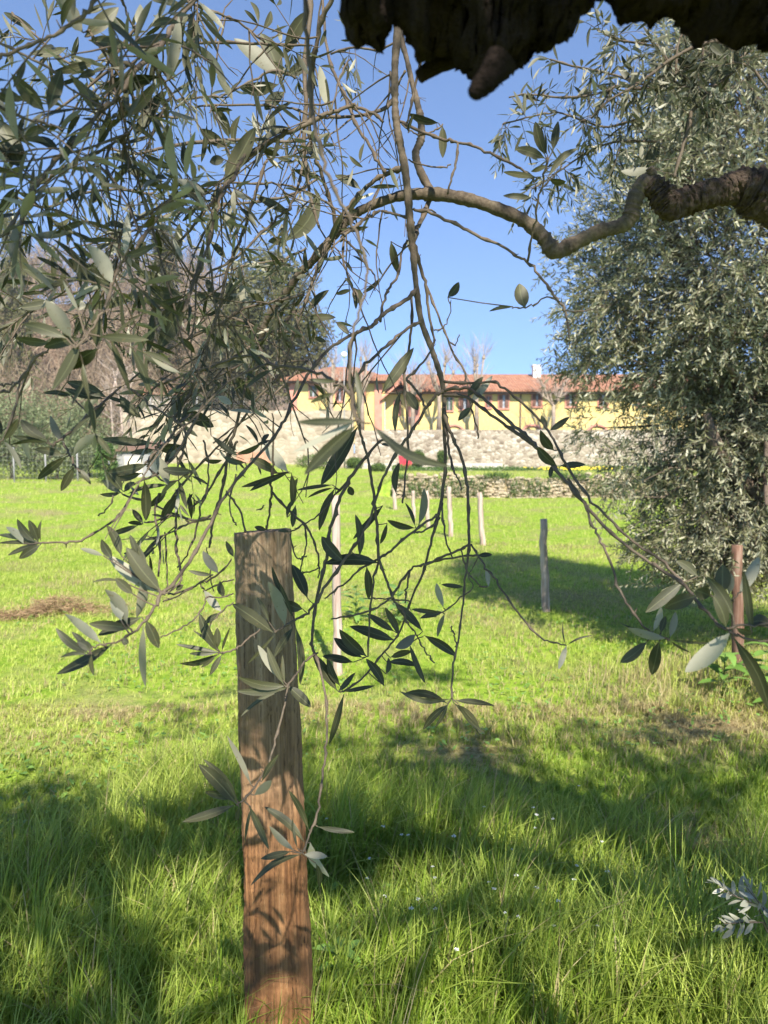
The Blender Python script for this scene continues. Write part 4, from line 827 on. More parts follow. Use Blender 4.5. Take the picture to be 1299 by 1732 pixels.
# ------------------------------------------------------------------ the big olive tree at right
def bg_olive():
    cx, cy = 3.0, 5.85; off = (cx, cy, 0)
    root = empty("olive_tree", off)
    tag(root, "big bushy silver green olive tree standing in its own shade at right", "tree", "olive trees in the meadow")
    mb = MB()
    P, W = spline([Vector(v) for v in ((cx+.5,cy+.3,-.1),(cx+.5,cy+.25,.5),(cx+.4,cy+.1,1.1),(cx+.25,cy,1.5))], [.17,.14,.12,.11], 5); mb.tube(P, W, 12, .08)
    mb.build("trunk", M['bark'], root, offset=off)
    lm = MB(); lv = Leaves(); tw = MB()
    prof_z = [.50, .74, .99, 1.45, 1.92, 2.52, 2.84, 3.31, 3.77, 4.24, 4.7, 5.2]; prof_r = [.65, .78, 1.0, 1.1, 1.2, 1.27, 1.27, 1.3, 1.15, .95, .75, .45]
    rad = lambda z: float(np.interp(z, prof_z, prof_r))
    for k in range(16):
        a = random.uniform(0, 6.28); z1 = random.uniform(1.2, 5.0); r1 = rad(z1) * .75
        P, W = spline([Vector((cx-.15, cy, random.uniform(.9, 1.6))), Vector((cx + r1*.4*math.cos(a), cy + r1*.4*math.sin(a), (1.3+z1)/2+.2)), Vector((cx + r1*math.cos(a), cy + r1*math.sin(a), z1))], [.07, .04, .012], 7)
        lm.tube(P, W, 7, .05)
    P, W = spline([at(1195,700,5.5), at(1215,760,5.5), at(1250,810,5.6), at(1300,850,5.7), at(1340,900,5.9)], [.03,.05,.055,.06,.07], 5); lm.tube(P, W, 8, .06)
    lm.build("limb", M['bark'], root, offset=off)
    # clumps on the crown's surface and inside it
    N = 1900; made = 0
    while made < N:
        z = random.uniform(.5, 5.1); a = random.uniform(0, 6.28)
        ff = random.choice((1, .85, .6, .4, .3)) if z < 2.3 else random.choice((1, 1, 1, .8, .6)) * random.uniform(.86, 1.04)
        if random.random() > rad(z) / 1.27: continue
        wob = 1 + .16 * math.sin(3 * a + z * 2.1) + .12 * math.sin(7 * a - z * 3.3)
        r_ = rad(z) * ff * wob
        c = Vector((cx + r_ * math.cos(a), cy + r_ * (float(np.interp(z, [2.2, 3.2], [.5, 1.0])) if math.sin(a) < 0 else .9) * math.sin(a), z))
        if 1.1 < z < 2.2 and random.random() < .35: continue
        if z > 3.2 and random.random() < .25: continue
        made += 1
        outw = Vector((math.cos(a), math.sin(a), 0))
        ln = Vector((cx, cy, z * .7 + .6))
        if made % 3 == 0: tw.tube([c.lerp(ln, .45), c.lerp(ln, .2) + rv(.05), c], [.009, .006, .003], 5, cap=False)
        for s in range(random.randint(6, 8)):
            d = outw * random.uniform(.1, 1.0) + rv(.45) + Vector((0, 0, random.uniform(-.9, .5) if z < 3 else random.uniform(-.2, 1.0)))
            spray(lv, tw, c + rv(.10), d, random.uniform(.14, .34), random.randint(7, 10), .058, .6 if z < 3 else .2, .0018, .3, .22, ok=lambda q: q.z > .5)
    b = tw.build("branch", M['twig'], root, offset=off)
    lv.build("leaves", M['leaf_far'], b, fine=False, offset=off); print("bg olive leaves", len(lv.L))
bg_olive()
# ------------------------------------------------------------------ walls
def stone_mat(name, scale, cols, mortar, bumpd=.03):
    t = MT(name, .95, .1); vec = t.co((1, 1, 1.35))
    nz = t.n('ShaderNodeTexNoise'); nz.inputs['Scale'].default_value = scale * .8; t.l(vec, nz.inputs['Vector'])
    mx = t.mix(.10, vec, nz.outputs['Color'], 'ADD')
    v = t.vor(scale, mx); e = t.vor(scale, mx, 'DISTANCE_TO_EDGE'); cc = t.vor(scale, mx, 'F1', 'Color')
    sp = t.n('ShaderNodeSeparateColor'); t.l(cc, sp.inputs[0])
    c = t.ramp(sp.outputs[0], cols); c = t.mix(t.math('MULTIPLY', t.noise(.35, 4), .45), c, (.33, .27, .20))
    c = t.mix(t.ramp(e, [(0.02, (1, 1, 1)), (0.09, (0, 0, 0))]), c, mortar)
    t.col(c); t.bump(t.ramp(e, [(0, (0, 0, 0)), (.25, (1, 1, 1))]), .9, bumpd); return t.m
M['stone'] = stone_mat('rubble_stone', 3.6, [(0, (.12, .09, .065)), (.3, (.27, .22, .165)), (.6, (.38, .33, .26)), (.9, (.50, .45, .38))], (.31, .26, .20))
M['stone2'] = stone_mat('dry_stone', 5.0, [(0, (.30, .24, .15)), (.4, (.40, .33, .22)), (.8, (.50, .43, .31))], (.34, .27, .17), .04)
M['plaster_wall'] = stone_mat('plastered_rubble', 2.6, [(0, (.24, .19, .135)), (.4, (.36, .30, .215)), (.9, (.46, .40, .31))], (.34, .28, .205), .02)
M['brick'] = simple('brick_patch', (.35, .16, .10), (.5, .3, .2), 6)
M['kerb'] = simple('pale_kerb', (.42, .37, .30), (.6, .55, .47), 3)

def wall(name, x0, x1, y, z0, z1, th, m, lab, cat='wall', wav=.05, cop=None):
    root = empty(name, ((x0+x1)/2, y, 0)); tag(root, lab, cat)
    n = int((x1-x0)/.6)+2; V = []; F = []
    rows = 6
    for i in range(n):
        x = x0 + (x1-x0)*i/(n-1)
        zt = z1 + wav * (math.sin(x*1.7) * .5 + random.uniform(-.5, .5)); zb = z0
        for k in range(rows+1): V.append((x, y - random.uniform(0, .04), zb + (zt-zb)*k/rows))
        V.append((x, y + th, zt)); V.append((x, y + th, zb))
    R_ = rows + 3
    for i in range(n-1):
        for k in range(R_-1): F.append((i*R_+k, (i+1)*R_+k, (i+1)*R_+k+1, i*R_+k+1))
    F.append(tuple(range(R_))); F.append(tuple((n-1)*R_+k for k in range(R_))[::-1])
    V = np.array(V) - np.array([(x0+x1)/2, y, 0])
    o = mesh_obj("masonry", V, F, m, root, smooth=False)
    return root
YW = 50.0
w1 = wall("stone_wall", at(600, 760, YW).x, 48, YW, .2, 3.22, .6, M['stone'], "long rubble stone wall below the yellow building")
w2 = wall("garden_wall", at(205, 700, 49).x, at(598, 700, 49).x, 49.0, .3, 4.45, .6, M['plaster_wall'], "pale plastered wall left of the rubble wall", wav=.02)
mb = MB(); bx0, bx1 = at(400, 775, 49).x, at(470, 775, 49).x
cxw = (at(205, 700, 49).x + at(598, 700, 49).x) / 2
mb.box(bx0-cxw, bx1-cxw, -.10, .02, 1.0, 1.75); o = mb.build("brick_patch", M['brick'], w2, smooth=False)
w3 = wall("terrace_kerb", at(585, 795, 47).x, at(850, 795, 47).x, 47.0, .1, 1.02, .35, M['kerb'], "low pale kerb wall running in front of the rubble wall", wav=.02)
# dry-stone retaining wall: courses of separate-looking stones in one mesh
def drywall(x0, x1, y, z0, z1):
    root = empty("dry_stone_wall", (x0, y, 0)); tag(root, "low tumbledown dry stone retaining wall across the meadow", "wall")
    V = []; F = []
    x = x0
    while x < x1:
        z = z0
        h_top = z1 + .08 * math.sin(x * .9) + random.uniform(-.08, .05)
        while z < h_top:
            ww = random.uniform(.16, .34); hh = random.uniform(.08, .17); yy = y + (z - z0) * .12 + random.uniform(-.05, .05)
            c = (x + random.uniform(-.1, .1) - x0, yy - y, z + hh / 2); b = len(V)
            for i in range(5):
                for k in range(8):
                    ph = math.pi * i / 4; th = 2 * math.pi * k / 8; rr = math.sin(ph) ** .5 if 0 < i < 4 else .25
                    V.append((c[0] + ww * .56 * rr * math.copysign(abs(math.cos(th)) ** .6, math.cos(th)) + random.gauss(0, .008), c[1] + .14 * rr * math.sin(th), c[2] - hh * .55 * math.cos(ph) + random.gauss(0, .008)))
            for i in range(4):
                for k in range(8): F.append((b+i*8+k, b+i*8+(k+1)%8, b+(i+1)*8+(k+1)%8, b+(i+1)*8+k))
            F.append(tuple(b+k for k in range(8))[::-1]); F.append(tuple(b+32+k for k in range(8)))
            z += hh * .95
        x += .24
    mesh_obj("masonry", V, F, M['stone2'], root, smooth=False)
    mb = MB(); mb.box(0, x1 - x0, .06, .5, z0, z1 - .06); mb.build("earth_core", M['litter'], root, smooth=False)
    return root
M['litter'] = simple('dry_earth', (.24, .18, .10), (.42, .36, .20), 4, .95, .8, .05)
drywall(at(672, 830, 27).x, 22, 26.9, -.05, .76)

# ------------------------------------------------------------------ the yellow building
t = MT('yellow_stucco', .9, .15); n1 = t.noise(.5, 5); n2 = t.noise(6, 4)
t.col(t.mix(t.math('MULTIPLY', n1, .5), t.ramp(n2, [(.3, (.62, .46, .15)), (.7, (.71, .55, .21))]), (.60, .48, .23))); t.bump(n2, .2, .01); M['stucco'] = t.m
t = MT('roof_tile', .85, .15); v = t.co((1, 1, 1)); wv = t.n('ShaderNodeTexWave'); wv.inputs['Scale'].default_value = 1.6; wv.bands_direction = 'X'; wv.inputs['Distortion'].default_value = .4; t.l(v, wv.inputs[0])
n1 = t.noise(3, 5); t.col(t.mix(t.math('MULTIPLY', wv.outputs['Fac'], .35), t.ramp(n1, [(.3, (.24, .115, .075)), (.5, (.36, .17, .10)), (.7, (.42, .26, .17))]), (.20, .09, .06))); t.bump(wv.outputs['Fac'], .8, .06); M['tile'] = t.m
M['pink'] = simple('pink_trim', (.48, .20, .14), (.58, .28, .20), 3)
M['shutter'] = simple('brown_shutter', (.14, .07, .05), (.20, .11, .08), 8)
M['shutter_g'] = simple('green_shutter', (.06, .08, .05), (.10, .12, .08), 8)
t = MT('glass_curtain', .25, .5); t.col(t.ramp(t.noise(3, 3), [(.35, (.10, .11, .12)), (.6, (.42, .44, .46))])); M['pane'] = t.m
M['white'] = simple('white_paint', (.70, .69, .66), (.8, .79, .76), 5)
M['eave'] = simple('eave_wood', (.12, .07, .05), (.2, .13, .09), 5)
M['metal'] = simple('grey_metal', (.2, .2, .2), (.32, .31, .30), 8, .5, .2)

YB = 54.0
bld = empty("yellow_building", (at(650, 700, YB).x, YB, 3.0)); tag(bld, "long yellow building with terracotta roof and pink window frames behind the stone wall", "building")
BO = np.array([bld.location.x, YB, 3.0])
def bp(px, py, Y=YB):
    p = at(px, py, Y); return p.x - BO[0], p.z - BO[2]
def window(parent, px, py, wp, hp, Y, sh='shutter'):
    x, z = bp(px, py, Y); w_ = wp * Y / 1250 / 2; h_ = hp * Y / 1250 / 2; y = Y - YB
    f = MB(); fw = .10
    f.box(x-w_-fw, x+w_+fw, y-.07, y+.03, z+h_, z+h_+.14); f.box(x-w_-fw, x+w_+fw, y-.10, y+.03, z-h_-.12, z-h_)
    f.box(x-w_-fw, x-w_, y-.067, y+.03, z-h_+.001, z+h_-.001); f.box(x+w_, x+w_+fw, y-.067, y+.03, z-h_+.001, z+h_-.001)
    fo = f.build("window", M['pink'], parent, smooth=False)
    m_ = MB(); m_.box(x-w_+.002, x+w_-.002, y-.02, y+.02, z-h_+.002, z+h_-.002); m_.build("pane", M['pane'], fo, smooth=False)
    for s in (-1, 1):
        m_ = MB(); xa = x + s * (w_ * .62); m_.box(xa - w_*.36, xa + w_*.36, y-.12, y-.075, z-h_+.01, z+h_-.01)
        for q in range(7):
            zz = z - h_ + .08 + (2*h_-.16) * q / 6; m_.box(xa - w_*.30, xa + w_*.30, y-.135, y-.1205, zz-.02, zz+.03)
        m_.build("shutter", M[sh], fo, smooth=False)
xr0, _ = bp(652, 700); xr1 = 44 - BO[0]; ze = bp(800, 664)[1]
mb = MB(); mb.box(xr0, xr1, 0, 9, -.4, ze); rw = mb.build("wall", M['stucco'], bld, smooth=False)
yf = 53.2; xl0, _ = bp(492, 700, yf); xl1, _ = bp(651, 700, yf); zl = bp(560, 646, yf)[1]
mb = MB(); mb.box(xl0, xl1, yf-YB, 9.5, -.6, zl); lw = mb.build("wall", M['stucco'], bld, smooth=False)
def roof(x0, x1, y0, y1, z0, z1, hip0, hip1, name="roof"):
    V = [(x0, y0, z0), (x1, y0, z0), (x1, y1, z0), (x0, y1, z0), (x0+hip0, (y0+y1)/2, z1), (x1-hip1, (y0+y1)/2, z1)]
    V += [(a, b, c - .14) for a, b, c in V[:4]]
    F = [(0, 1, 5, 4), (1, 2, 5), (2, 3, 4, 5), (3, 0, 4), (6, 7, 1, 0), (7, 8, 2, 1), (8, 9, 3, 2), (9, 6, 0, 3), (9, 8, 7, 6)]
    return mesh_obj(name, V, F, M['tile'], bld, smooth=False)
zr = bp(800, 633, 58.5)[1]
rf = roof(xr0-.5, xr1+.6, -.7, 9.7, ze+.16, zr, 0, 3)
zr2 = bp(560, 621, 58.5)[1]
roof(xl0-.6, xl1+.7, yf-YB-.75, 10.2, zl+.16, zr2, 3.0, 3.0)
mb = MB(); mb.box(xr0+.2, xr1, -.55, -.003, ze-.12, ze+.015); mb.build("eave", M['eave'], bld, smooth=False)
mb = MB(); mb.box(xl0-.4, xl1+.45, yf-YB-.6, yf-YB-.003, zl-.12, zl+.015); mb.build("eave", M['eave'], bld, smooth=False)
cx_, cz_ = bp(907, 632, 57.5)
mb = MB(); mb.box(cx_-.28, cx_+.28, 3.2, 3.8, cz_-.9, cz_+.55); mb.box(cx_-.34, cx_+.34, 3.14, 3.86, cz_+.551, cz_+.65); mb.build("chimney", M['white'], rf, smooth=False)
for (px, py, w_, h_, s_) in ((908, 676, 15, 22, 'shutter'), (852, 679, 16, 22, 'shutter'), (826, 680, 8, 18, 'shutter'), (786, 681, 16, 22, 'shutter'), (760, 683, 11, 22, 'shutter_g'), (965, 676, 15, 22, 'shutter'), (1020, 676, 15, 22, 'shutter'), (1085, 676, 15, 22, 'shutter'), (1150, 676, 15, 22, 'shutter'), (1215, 676, 15, 22, 'shutter'), (1280, 676, 15, 22, 'shutter')):
    window(bld, px, py, w_, h_, YB, s_)
window(bld, 700, 702, 16, 22, YB, 'pink'); window(bld, 672, 690, 8, 20, YB, 'shutter')
window(bld, 530, 662, 12, 18, yf, 'shutter_g'); window(bld, 575, 668, 12, 20, yf, 'shutter'); window(bld, 612, 668, 9, 18, yf, 'shutter')
for px in (497, 640):   # pink pilasters
    x, _ = bp(px, 700, yf); mb = MB(); mb.box(x-.28, x+.28, yf-YB-.12, yf-YB-.002, -.5, zl-.13); mb.build("pilaster", M['pink'], bld, smooth=False)
x, z = bp(880, 700); mb = MB(); mb.tube([(x, -.10, -.4), (x, -.10, ze-.13)], [.05, .05], 8); mb.build("downpipe", M['eave'], bld)
# gabled porch and low arches
x, z = bp(678, 652, 52.8)
V = []; gw = 1.45; V = [(x-gw, -1.2, z-.9), (x+gw, -1.2, z-.9), (x, -1.2, z+.35), (x-gw, 2.5, z-.9), (x+gw, 2.5, z-.9), (x, 2.5, z+.35)]
V2 = [(a, b, c-.16) for a, b, c in V]
mesh_obj("porch_roof", V + V2, [(0, 2, 5, 3), (2, 1, 4, 5), (0, 6, 8, 2), (2, 8, 7, 1), (6, 9, 11, 8), (8, 11, 10, 7), (0, 3, 9, 6), (1, 7, 10, 4), (3, 5, 11, 9), (5, 4, 10, 11)], M['pink'], bld, smooth=False)
for px in (768, 900, 1010):
    x, z = bp(px, 724); mb = MB(); P = [(x + .75*math.cos(a), -.04, z - .42 + .62*math.sin(a)) for a in np.linspace(0, math.pi, 13)]
    mb.tube(P, [.11]*13, 6); mb.build("arch", M['pink'], bld, smooth=False)
# railing along the top of the wall
rl = empty("iron_railing", (at(700, 720, 51).x, 51, 3.1)); tag(rl, "thin iron railing along the top of the rubble wall", "railing")
x0, x1 = at(652, 720, 51).x - rl.location.x, 44 - rl.location.x
mb = MB(); mb.tube([(x0, 0, 1.0), (x1, 0, 1.0)], [.016]*2, 5); mb.tube([(x0, 0, .15), (x1, 0, .15)], [.012]*2, 5); mb.build("rail", M['metal'], rl)
mb = MB(); x = x0
while x < x1: mb.tube([(x, 0, .0), (x, 0, 1.0)], [.009]*2, 4); x += .32
mb.build("bars", M['metal'], rl)
# wire fence above the plastered wall
def wire_fence(name, xa, xb, y, z0f, h, step, lab, cell):
    root = empty(name, ((xa+xb)/2, y, z0f)); tag(root, lab, "fence"); n = int((xb-xa)/step)+1
    for i in range(n):
        x = xa + (xb-xa)*i/(n-1) - (xa+xb)/2; mb = MB(); mb.tube([(x, 0, -.3), (x, 0, h)], [.03, .03], 6); mb.build("fence_post", M['metal'], root)
    mb = MB(); z = .05
    while z <= h: mb.tube([(xa-(xa+xb)/2, 0, z), (xb-(xa+xb)/2, 0, z)], [.0022]*2, 3, cap=False); z += cell
    x = xa
    while x <= xb: mb.tube([(x-(xa+xb)/2, 0, .02), (x-(xa+xb)/2, 0, h)], [.0022]*2, 3, cap=False); x += cell
    mb.build("wire_mesh", M['metal'], root); return root
wire_fence("wire_fence", at(255, 690, 49.3).x, at(490, 690, 49.3).x, 49.3, 4.4, 1.05, 2.6, "wire fence on top of the pale plastered wall", .12)
wire_fence("wire_fence", at(-30, 800, 28).x, at(185, 800, 28).x, 28.0, .5, 1.35, 1.1, "wire mesh field fence in front of the grey green shrubs at left", .16)

# ------------------------------------------------------------------ clutter by the wall
t = MT('red_plastic', .45, .4); t.col(t.ramp(t.noise(3), [(.3, (.50, .03, .05)), (.7, (.62, .07, .09))])); M['red'] = t.m
p = at(686, 791, 46.6); rc = empty("red_container", (p.x, 46.6, p.z - .02)); tag(rc, "red plastic container standing in front of the rubble wall beside the clipped shrub", "container")
V = []; 
mb = MB()
for (z0, z1, a, b) in ((0, .62, .36, .42), (.622, .70, .46, .46)):
    V = [(-a, -a*.8, z0), (a, -a*.8, z0), (a, a*.8, z0), (-a, a*.8, z0), (-b, -b*.8, z1), (b, -b*.8, z1), (b, b*.8, z1), (-b, b*.8, z1)]
    mb.add(V, [(0,3,2,1),(4,5,6,7),(0,1,5,4),(1,2,6,5),(2,3,7,6),(3,0,4,7)])
for s in (-.2, 0, .2): mb.box(s-.02, s+.02, -.37, -.32, .05, .55)
mb.build("bin_body", M['red'], rc, smooth=False)
mb = MB(); mb.add([(-.47,-.39,.703),(.47,-.39,.703),(.47,.39,.703),(-.47,.39,.703),(-.40,-.3,.80),(.40,-.3,.80),(.40,.3,.80),(-.40,.3,.80)], [(0,3,2,1),(4,5,6,7),(0,1,5,4),(1,2,6,5),(2,3,7,6),(3,0,4,7)]); mb.build("lid", M['red'], rc, smooth=False)
# lamp
p = at(582, 600, 47); lp = empty("street_lamp", (p.x, 47, .6)); tag(lp, "white globe lamp on a thin pole against the sky, right of the round evergreen", "street lamp")
mb = MB(); mb.tube([(0,0,0),(0,0,p.z-.6-.15)], [.045,.03], 8); mb.build("pole", M['metal'], lp)
V = []; F = []
for i in range(9):
    for k in range(14):
        ph = math.pi*i/8; V.append((.19*math.sin(ph)*math.cos(6.283*k/14), .19*math.sin(ph)*math.sin(6.283*k/14), p.z-.6-.19*math.cos(ph)))
for i in range(8):
    for k in range(14): F.append((i*14+k, i*14+(k+1)%14, (i+1)*14+(k+1)%14, (i+1)*14+k))
mesh_obj("globe", V, F, M['white'], lp)
# small shed far left
p = at(232, 788, 33); sh = empty("garden_shed", (p.x, 33, .5)); tag(sh, "small shed with dark roof and pale front between the left shrubs and the plastered wall", "shed")
mb = MB(); mb.box(-.9, .6, 0, 1.6, -.1, 1.25); mb.build("wall", M['metal'], sh, smooth=False)
mb = MB(); V = [(-1.05,-.15,1.28),(.8,-.15,1.28),(.8,1.8,1.7),(-1.05,1.8,1.7)]; V += [(a,b,c-.05) for a,b,c in V]; mb.add(V, [(0,1,2,3),(7,6,5,4),(0,4,5,1),(1,5,6,2),(2,6,7,3),(3,7,4,0)]); mb.build("roof", M['eave'], sh, smooth=False)
mb = MB(); mb.box(-.55, .25, -.06, -.005, .05, 1.0); mb.build("door", M['kerb'], sh, smooth=False)
# red-roofed outhouse glimpsed at the left
p = at(290, 655, 56); oh = empty("outhouse", (p.x, 56, 4.0)); tag(oh, "small tan house with a red roof glimpsed behind the fence on the plastered wall", "house")
mb = MB(); mb.box(-2.2, 2.2, 0, 4, -1.5, 2.0); mb.build("wall", M['kerb'], oh, smooth=False)
mesh_obj("roof", [(-2.5,-.3,2.02),(2.5,-.3,2.02),(2.5,4.3,2.02),(-2.5,4.3,2.02),(-2.5,2,2.8),(2.5,2,2.8)], [(0,1,5,4),(2,3,4,5),(1,2,5),(3,0,4),(3,2,1,0)], M['tile'], oh, smooth=False)

# ------------------------------------------------------------------ far shrubs and trees
def fleaf(name, c1, c2, tr=.2):
    t = MT(name, .7, .2); a = t.n('ShaderNodeAttribute', attribute_name='rnd'); c = t.ramp(a.outputs['Fac'], [(0, c1), (1, c2)]); t.col(c); t.translucent(c, tr); return t.m
M['ever'] = fleaf('evergreen_leaf', (.05, .058, .022), (.19, .18, .075))
M['cyp'] = fleaf('cypress_leaf', (.07, .075, .03), (.20, .18, .08))
M['cedar'] = fleaf('dark_needles', (.03, .033, .018), (.13, .115, .06))
M['shrub'] = fleaf('shrub_leaf', (.10, .13, .06), (.26, .29, .15))
M['ivy'] = fleaf('ivy_leaf', (.04, .08, .02), (.12, .20, .05))
M['box'] = fleaf('clipped_leaf', (.04, .08, .015), (.13, .19, .04))
M['bare'] = fleaf('bare_twig', (.115, .083, .05), (.30, .225, .15), 0)
M['bare2'] = fleaf('pale_twig', (.22, .17, .14), (.42, .35, .29), 0)
M['dryw'] = fleaf('dry_litter', (.13, .075, .04), (.46, .32, .18), .1)
def cloud(lv, c, r, n, L, wr=.5, clumps=0, hollow=.55, down=0.0):
    c = np.array(c); r = np.array(r)
    cs = []
    if clumps:
        for _ in range(clumps):
            d = rng.normal(size=3); d /= np.linalg.norm(d); cs.append(c + d * r * rng.uniform(hollow, 1.0))
    for _ in range(n):
        if clumps: p = cs[random.randrange(clumps)] + rng.normal(size=3) * r * .17
        else:
            d = rng.normal(size=3); d /= np.linalg.norm(d); p = c + d * r * rng.uniform(hollow, 1.0)
        D = rng.normal(size=3); D[2] -= down; D = D / np.linalg.norm(D)
        lv.add(p, D, rng.normal(size=3), L * rng.uniform(.6, 1.3), L * wr * rng.uniform(.7, 1.2), .1)
def leafy(name, lab, cat, base, trunk_h, tr_r, clouds, m, group=None, bark='bark'):
    """base point, trunk, and leaf clouds given relative to the base"""
    root = empty(name, base); tag(root, lab, cat, group)
    mb = MB(); mb.tube([(0,0,-.2), (random.uniform(-.1,.1), 0, trunk_h*.5), (0, 0, trunk_h)], [tr_r, tr_r*.8, tr_r*.4], 8, .05)
    for c, r, n, L, wr, cl in clouds[:6]: mb.tube([(0,0,trunk_h*.6), (c[0]*.6, c[1]*.6, (trunk_h*.6+c[2])/2), c], [tr_r*.5, tr_r*.3, tr_r*.12], 5)
    mb.build("trunk", M[bark], root)
    lv = Leaves()
    for c, r, n, L, wr, cl in clouds: cloud(lv, c, r, n, L, wr, cl)
    lv.build("crown", m, root, fine=False); return root
def gz(x, y): return float(hgt(x, y))
# evergreen (stone-pine like mass) behind the plastered wall
b = at(460, 700, 62); b.z = 2.0
leafy("evergreen_tree", "round dark olive green evergreen rising above the plastered wall", "tree", b, 9, .45,
      [((0,0,12.0),(3.6,3,4.0),9000,.42,.30,120), ((-2.6,0,9.0),(2.6,2.4,3.4),5000,.42,.30,70), ((2.9,0,8.2),(2.2,2,3.6),4500,.42,.3,70), ((0,.5,6.4),(4.4,2.4,2.6),5000,.4,.3,70), ((-4.2,0,7.4),(1.6,1.6,2.4),1800,.4,.3,30)], M['ever'], "far evergreen trees")
b = at(285, 700, 60); b.z = 2.0
leafy("cypress", "dark conifer with a blunt top between the bare wood and the evergreen", "tree", b, 12, .35,
      [((0,0,z),(max(.6, 1.75-.05*z),1.6,2.0),1500,.35,.3,30) for z in (3,5,7,9,11,13,14.8,16.2)], M['cedar'], "far evergreen trees")
b = at(32, 700, 66); b.z = 3.0
leafy("cypress", "tall pale green cypress poking above the bare wood at the left edge", "tree", b, 14, .3,
      [((0,0,z),(max(.5, 2.3-.09*z),1.5,1.8),1300,.35,.3,26) for z in (4,6,8,10,12,14,16,17.6)], M['cyp'], "far evergreen trees")
b = at(375, 720, 56); b.z = 1.2
leafy("cedar", "very dark low conifer below the round evergreen", "tree", b, 5, .3,
      [((0,0,6.2),(2.6,2,2.6),4200,.32,.3,50), ((-1.2,0,4),(2.4,2,2),3200,.32,.3,40), ((1.6,0,3.4),(2.2,2,2.2),2600,.32,.3,40)], M['cedar'], "far evergreen trees")
# bare brown wood on the slope
hx = np.arange(-90, 4, 3.0); hy = np.arange(58, 150, 4.0); HX, HY = np.meshgrid(hx, hy)
HZ = .4 + (20 * sm(HY, 60, 96) + 6 * sm(HY, 96, 140)) * (1 - sm(HX, -24, -3)) + .8 * np.sin(HX * .5) * np.sin(HY * .4)
nx, ny = len(hx), len(hy); idx = np.arange(nx*ny).reshape(ny, nx)
F = np.stack([idx[:-1,:-1], idx[:-1,1:], idx[1:,1:], idx[1:,:-1]], -1).reshape(-1, 4)
hm = simple('leaf_litter', (.13, .09, .06), (.26, .18, .12), .5, .95, .5, .2)
tag(mesh_obj("hill", np.stack([HX, HY, HZ], -1).reshape(-1, 3), F, hm), kind='structure')
lv = Leaves()
def hill_z(x, y): return float(.4 + (20 * sm(y, 60, 96) + 6 * sm(y, 96, 140)) * (1 - sm(x, -24, -3)))
for _ in range(430):
    y = random.uniform(54, 98); x = random.uniform(-.62 * y, -13 + (y - 54) * .03)
    if x > -15 and random.random() < .6: continue
    z0 = hill_z(x, y); hh = random.uniform(5, 10)
    for _ in range(170):
        d = rng.normal(size=3); d /= np.linalg.norm(d); q = np.array([x, y, z0 + hh * .5]) + d * np.array([1.9, 1.5, hh * .5]) * rng.uniform(.2, 1)
        D = rng.normal(size=3) * .6 + np.array([0, 0, .5]); lv.add(q, D, rng.normal(size=3), rng.uniform(.8, 2.0), rng.uniform(.03, .075), rng.uniform(-.4, .4))
tag(lv.build("bare_woodland", M['bare'], fine=False), "brown leafless wood covering the slope at left", "woodland", kind='stuff')
# grey-green shrubs behind the field fence
for i, (px, Y, h_, w_, lab) in enumerate(((20, 30, 3.9, 1.9, "grey green olive shrub at the left edge behind the field fence"), (95, 31, 3.6, 1.8, "grey green shrub behind the middle of the field fence"), (150, 33, 3.2, 1.4, "grey green shrub beside the bare trunks behind the field fence"), (-60, 30, 4.4, 2.0, "tall grey green shrub cut by the left frame edge"))):
    p = at(px, 800, Y); b = Vector((p.x, Y, gz(p.x, Y)))
    leafy("shrub", lab, "shrub", b, 1.2, .08, [((0,0,h_*.55),(w_*.8,w_*.7,h_*.45),3600,.13,.32,60), ((w_*.4,0,h_*.35),(w_*.6,w_*.6,h_*.33),1800,.13,.32,30), ((-w_*.4,0,h_*.3),(w_*.6,w_*.6,h_*.3),1800,.13,.32,30)], M['shrub'], "grey green shrubs behind the field fence")
p = at(180, 800, 27); leafy("ivy_bush", "small dark green bush at the right end of the field fence", "bush", Vector((p.x, 27, gz(p.x, 27))), .5, .05,
      [((0,0,.6),(.42,.4,.62),1500,.09,.6,24), ((-.05,0,1.2),(.3,.3,.5),900,.09,.6,16)], M['ivy'])
# pale bare trunks beside them
for i, (px, lab) in enumerate(((192, "pale bare sapling left of a pair by the shed"), (207, "pale bare sapling in the middle of three by the shed"), (222, "pale bare sapling right of a pair by the shed"))):
    p = at(px, 780, 35); mb = MB(); x0 = p.x
    root = empty("bare_sapling", (x0, 35, .6)); tag(root, lab, "tree", "pale saplings by the shed")
    mb.tube([(0,0,-.2),(random.uniform(-.1,.1),0,1.6),(random.uniform(-.2,.2),0,3.6),(random.uniform(-.4,.4),0,5)], [.07,.055,.04,.015], 6); mb.build("trunk", M['stake'], root)
    lv = Leaves()
    for _ in range(130):
        z = random.uniform(1.0, 5); a = random.uniform(0, 6.28); D = (math.cos(a), math.sin(a), random.uniform(.2, 1.2)); lv.add((0, 0, z), D, tuple(rv()), random.uniform(.5, 1.4), .022, random.uniform(-.4, .4))
    lv.build("twigs", M['bare2'], root, fine=False)
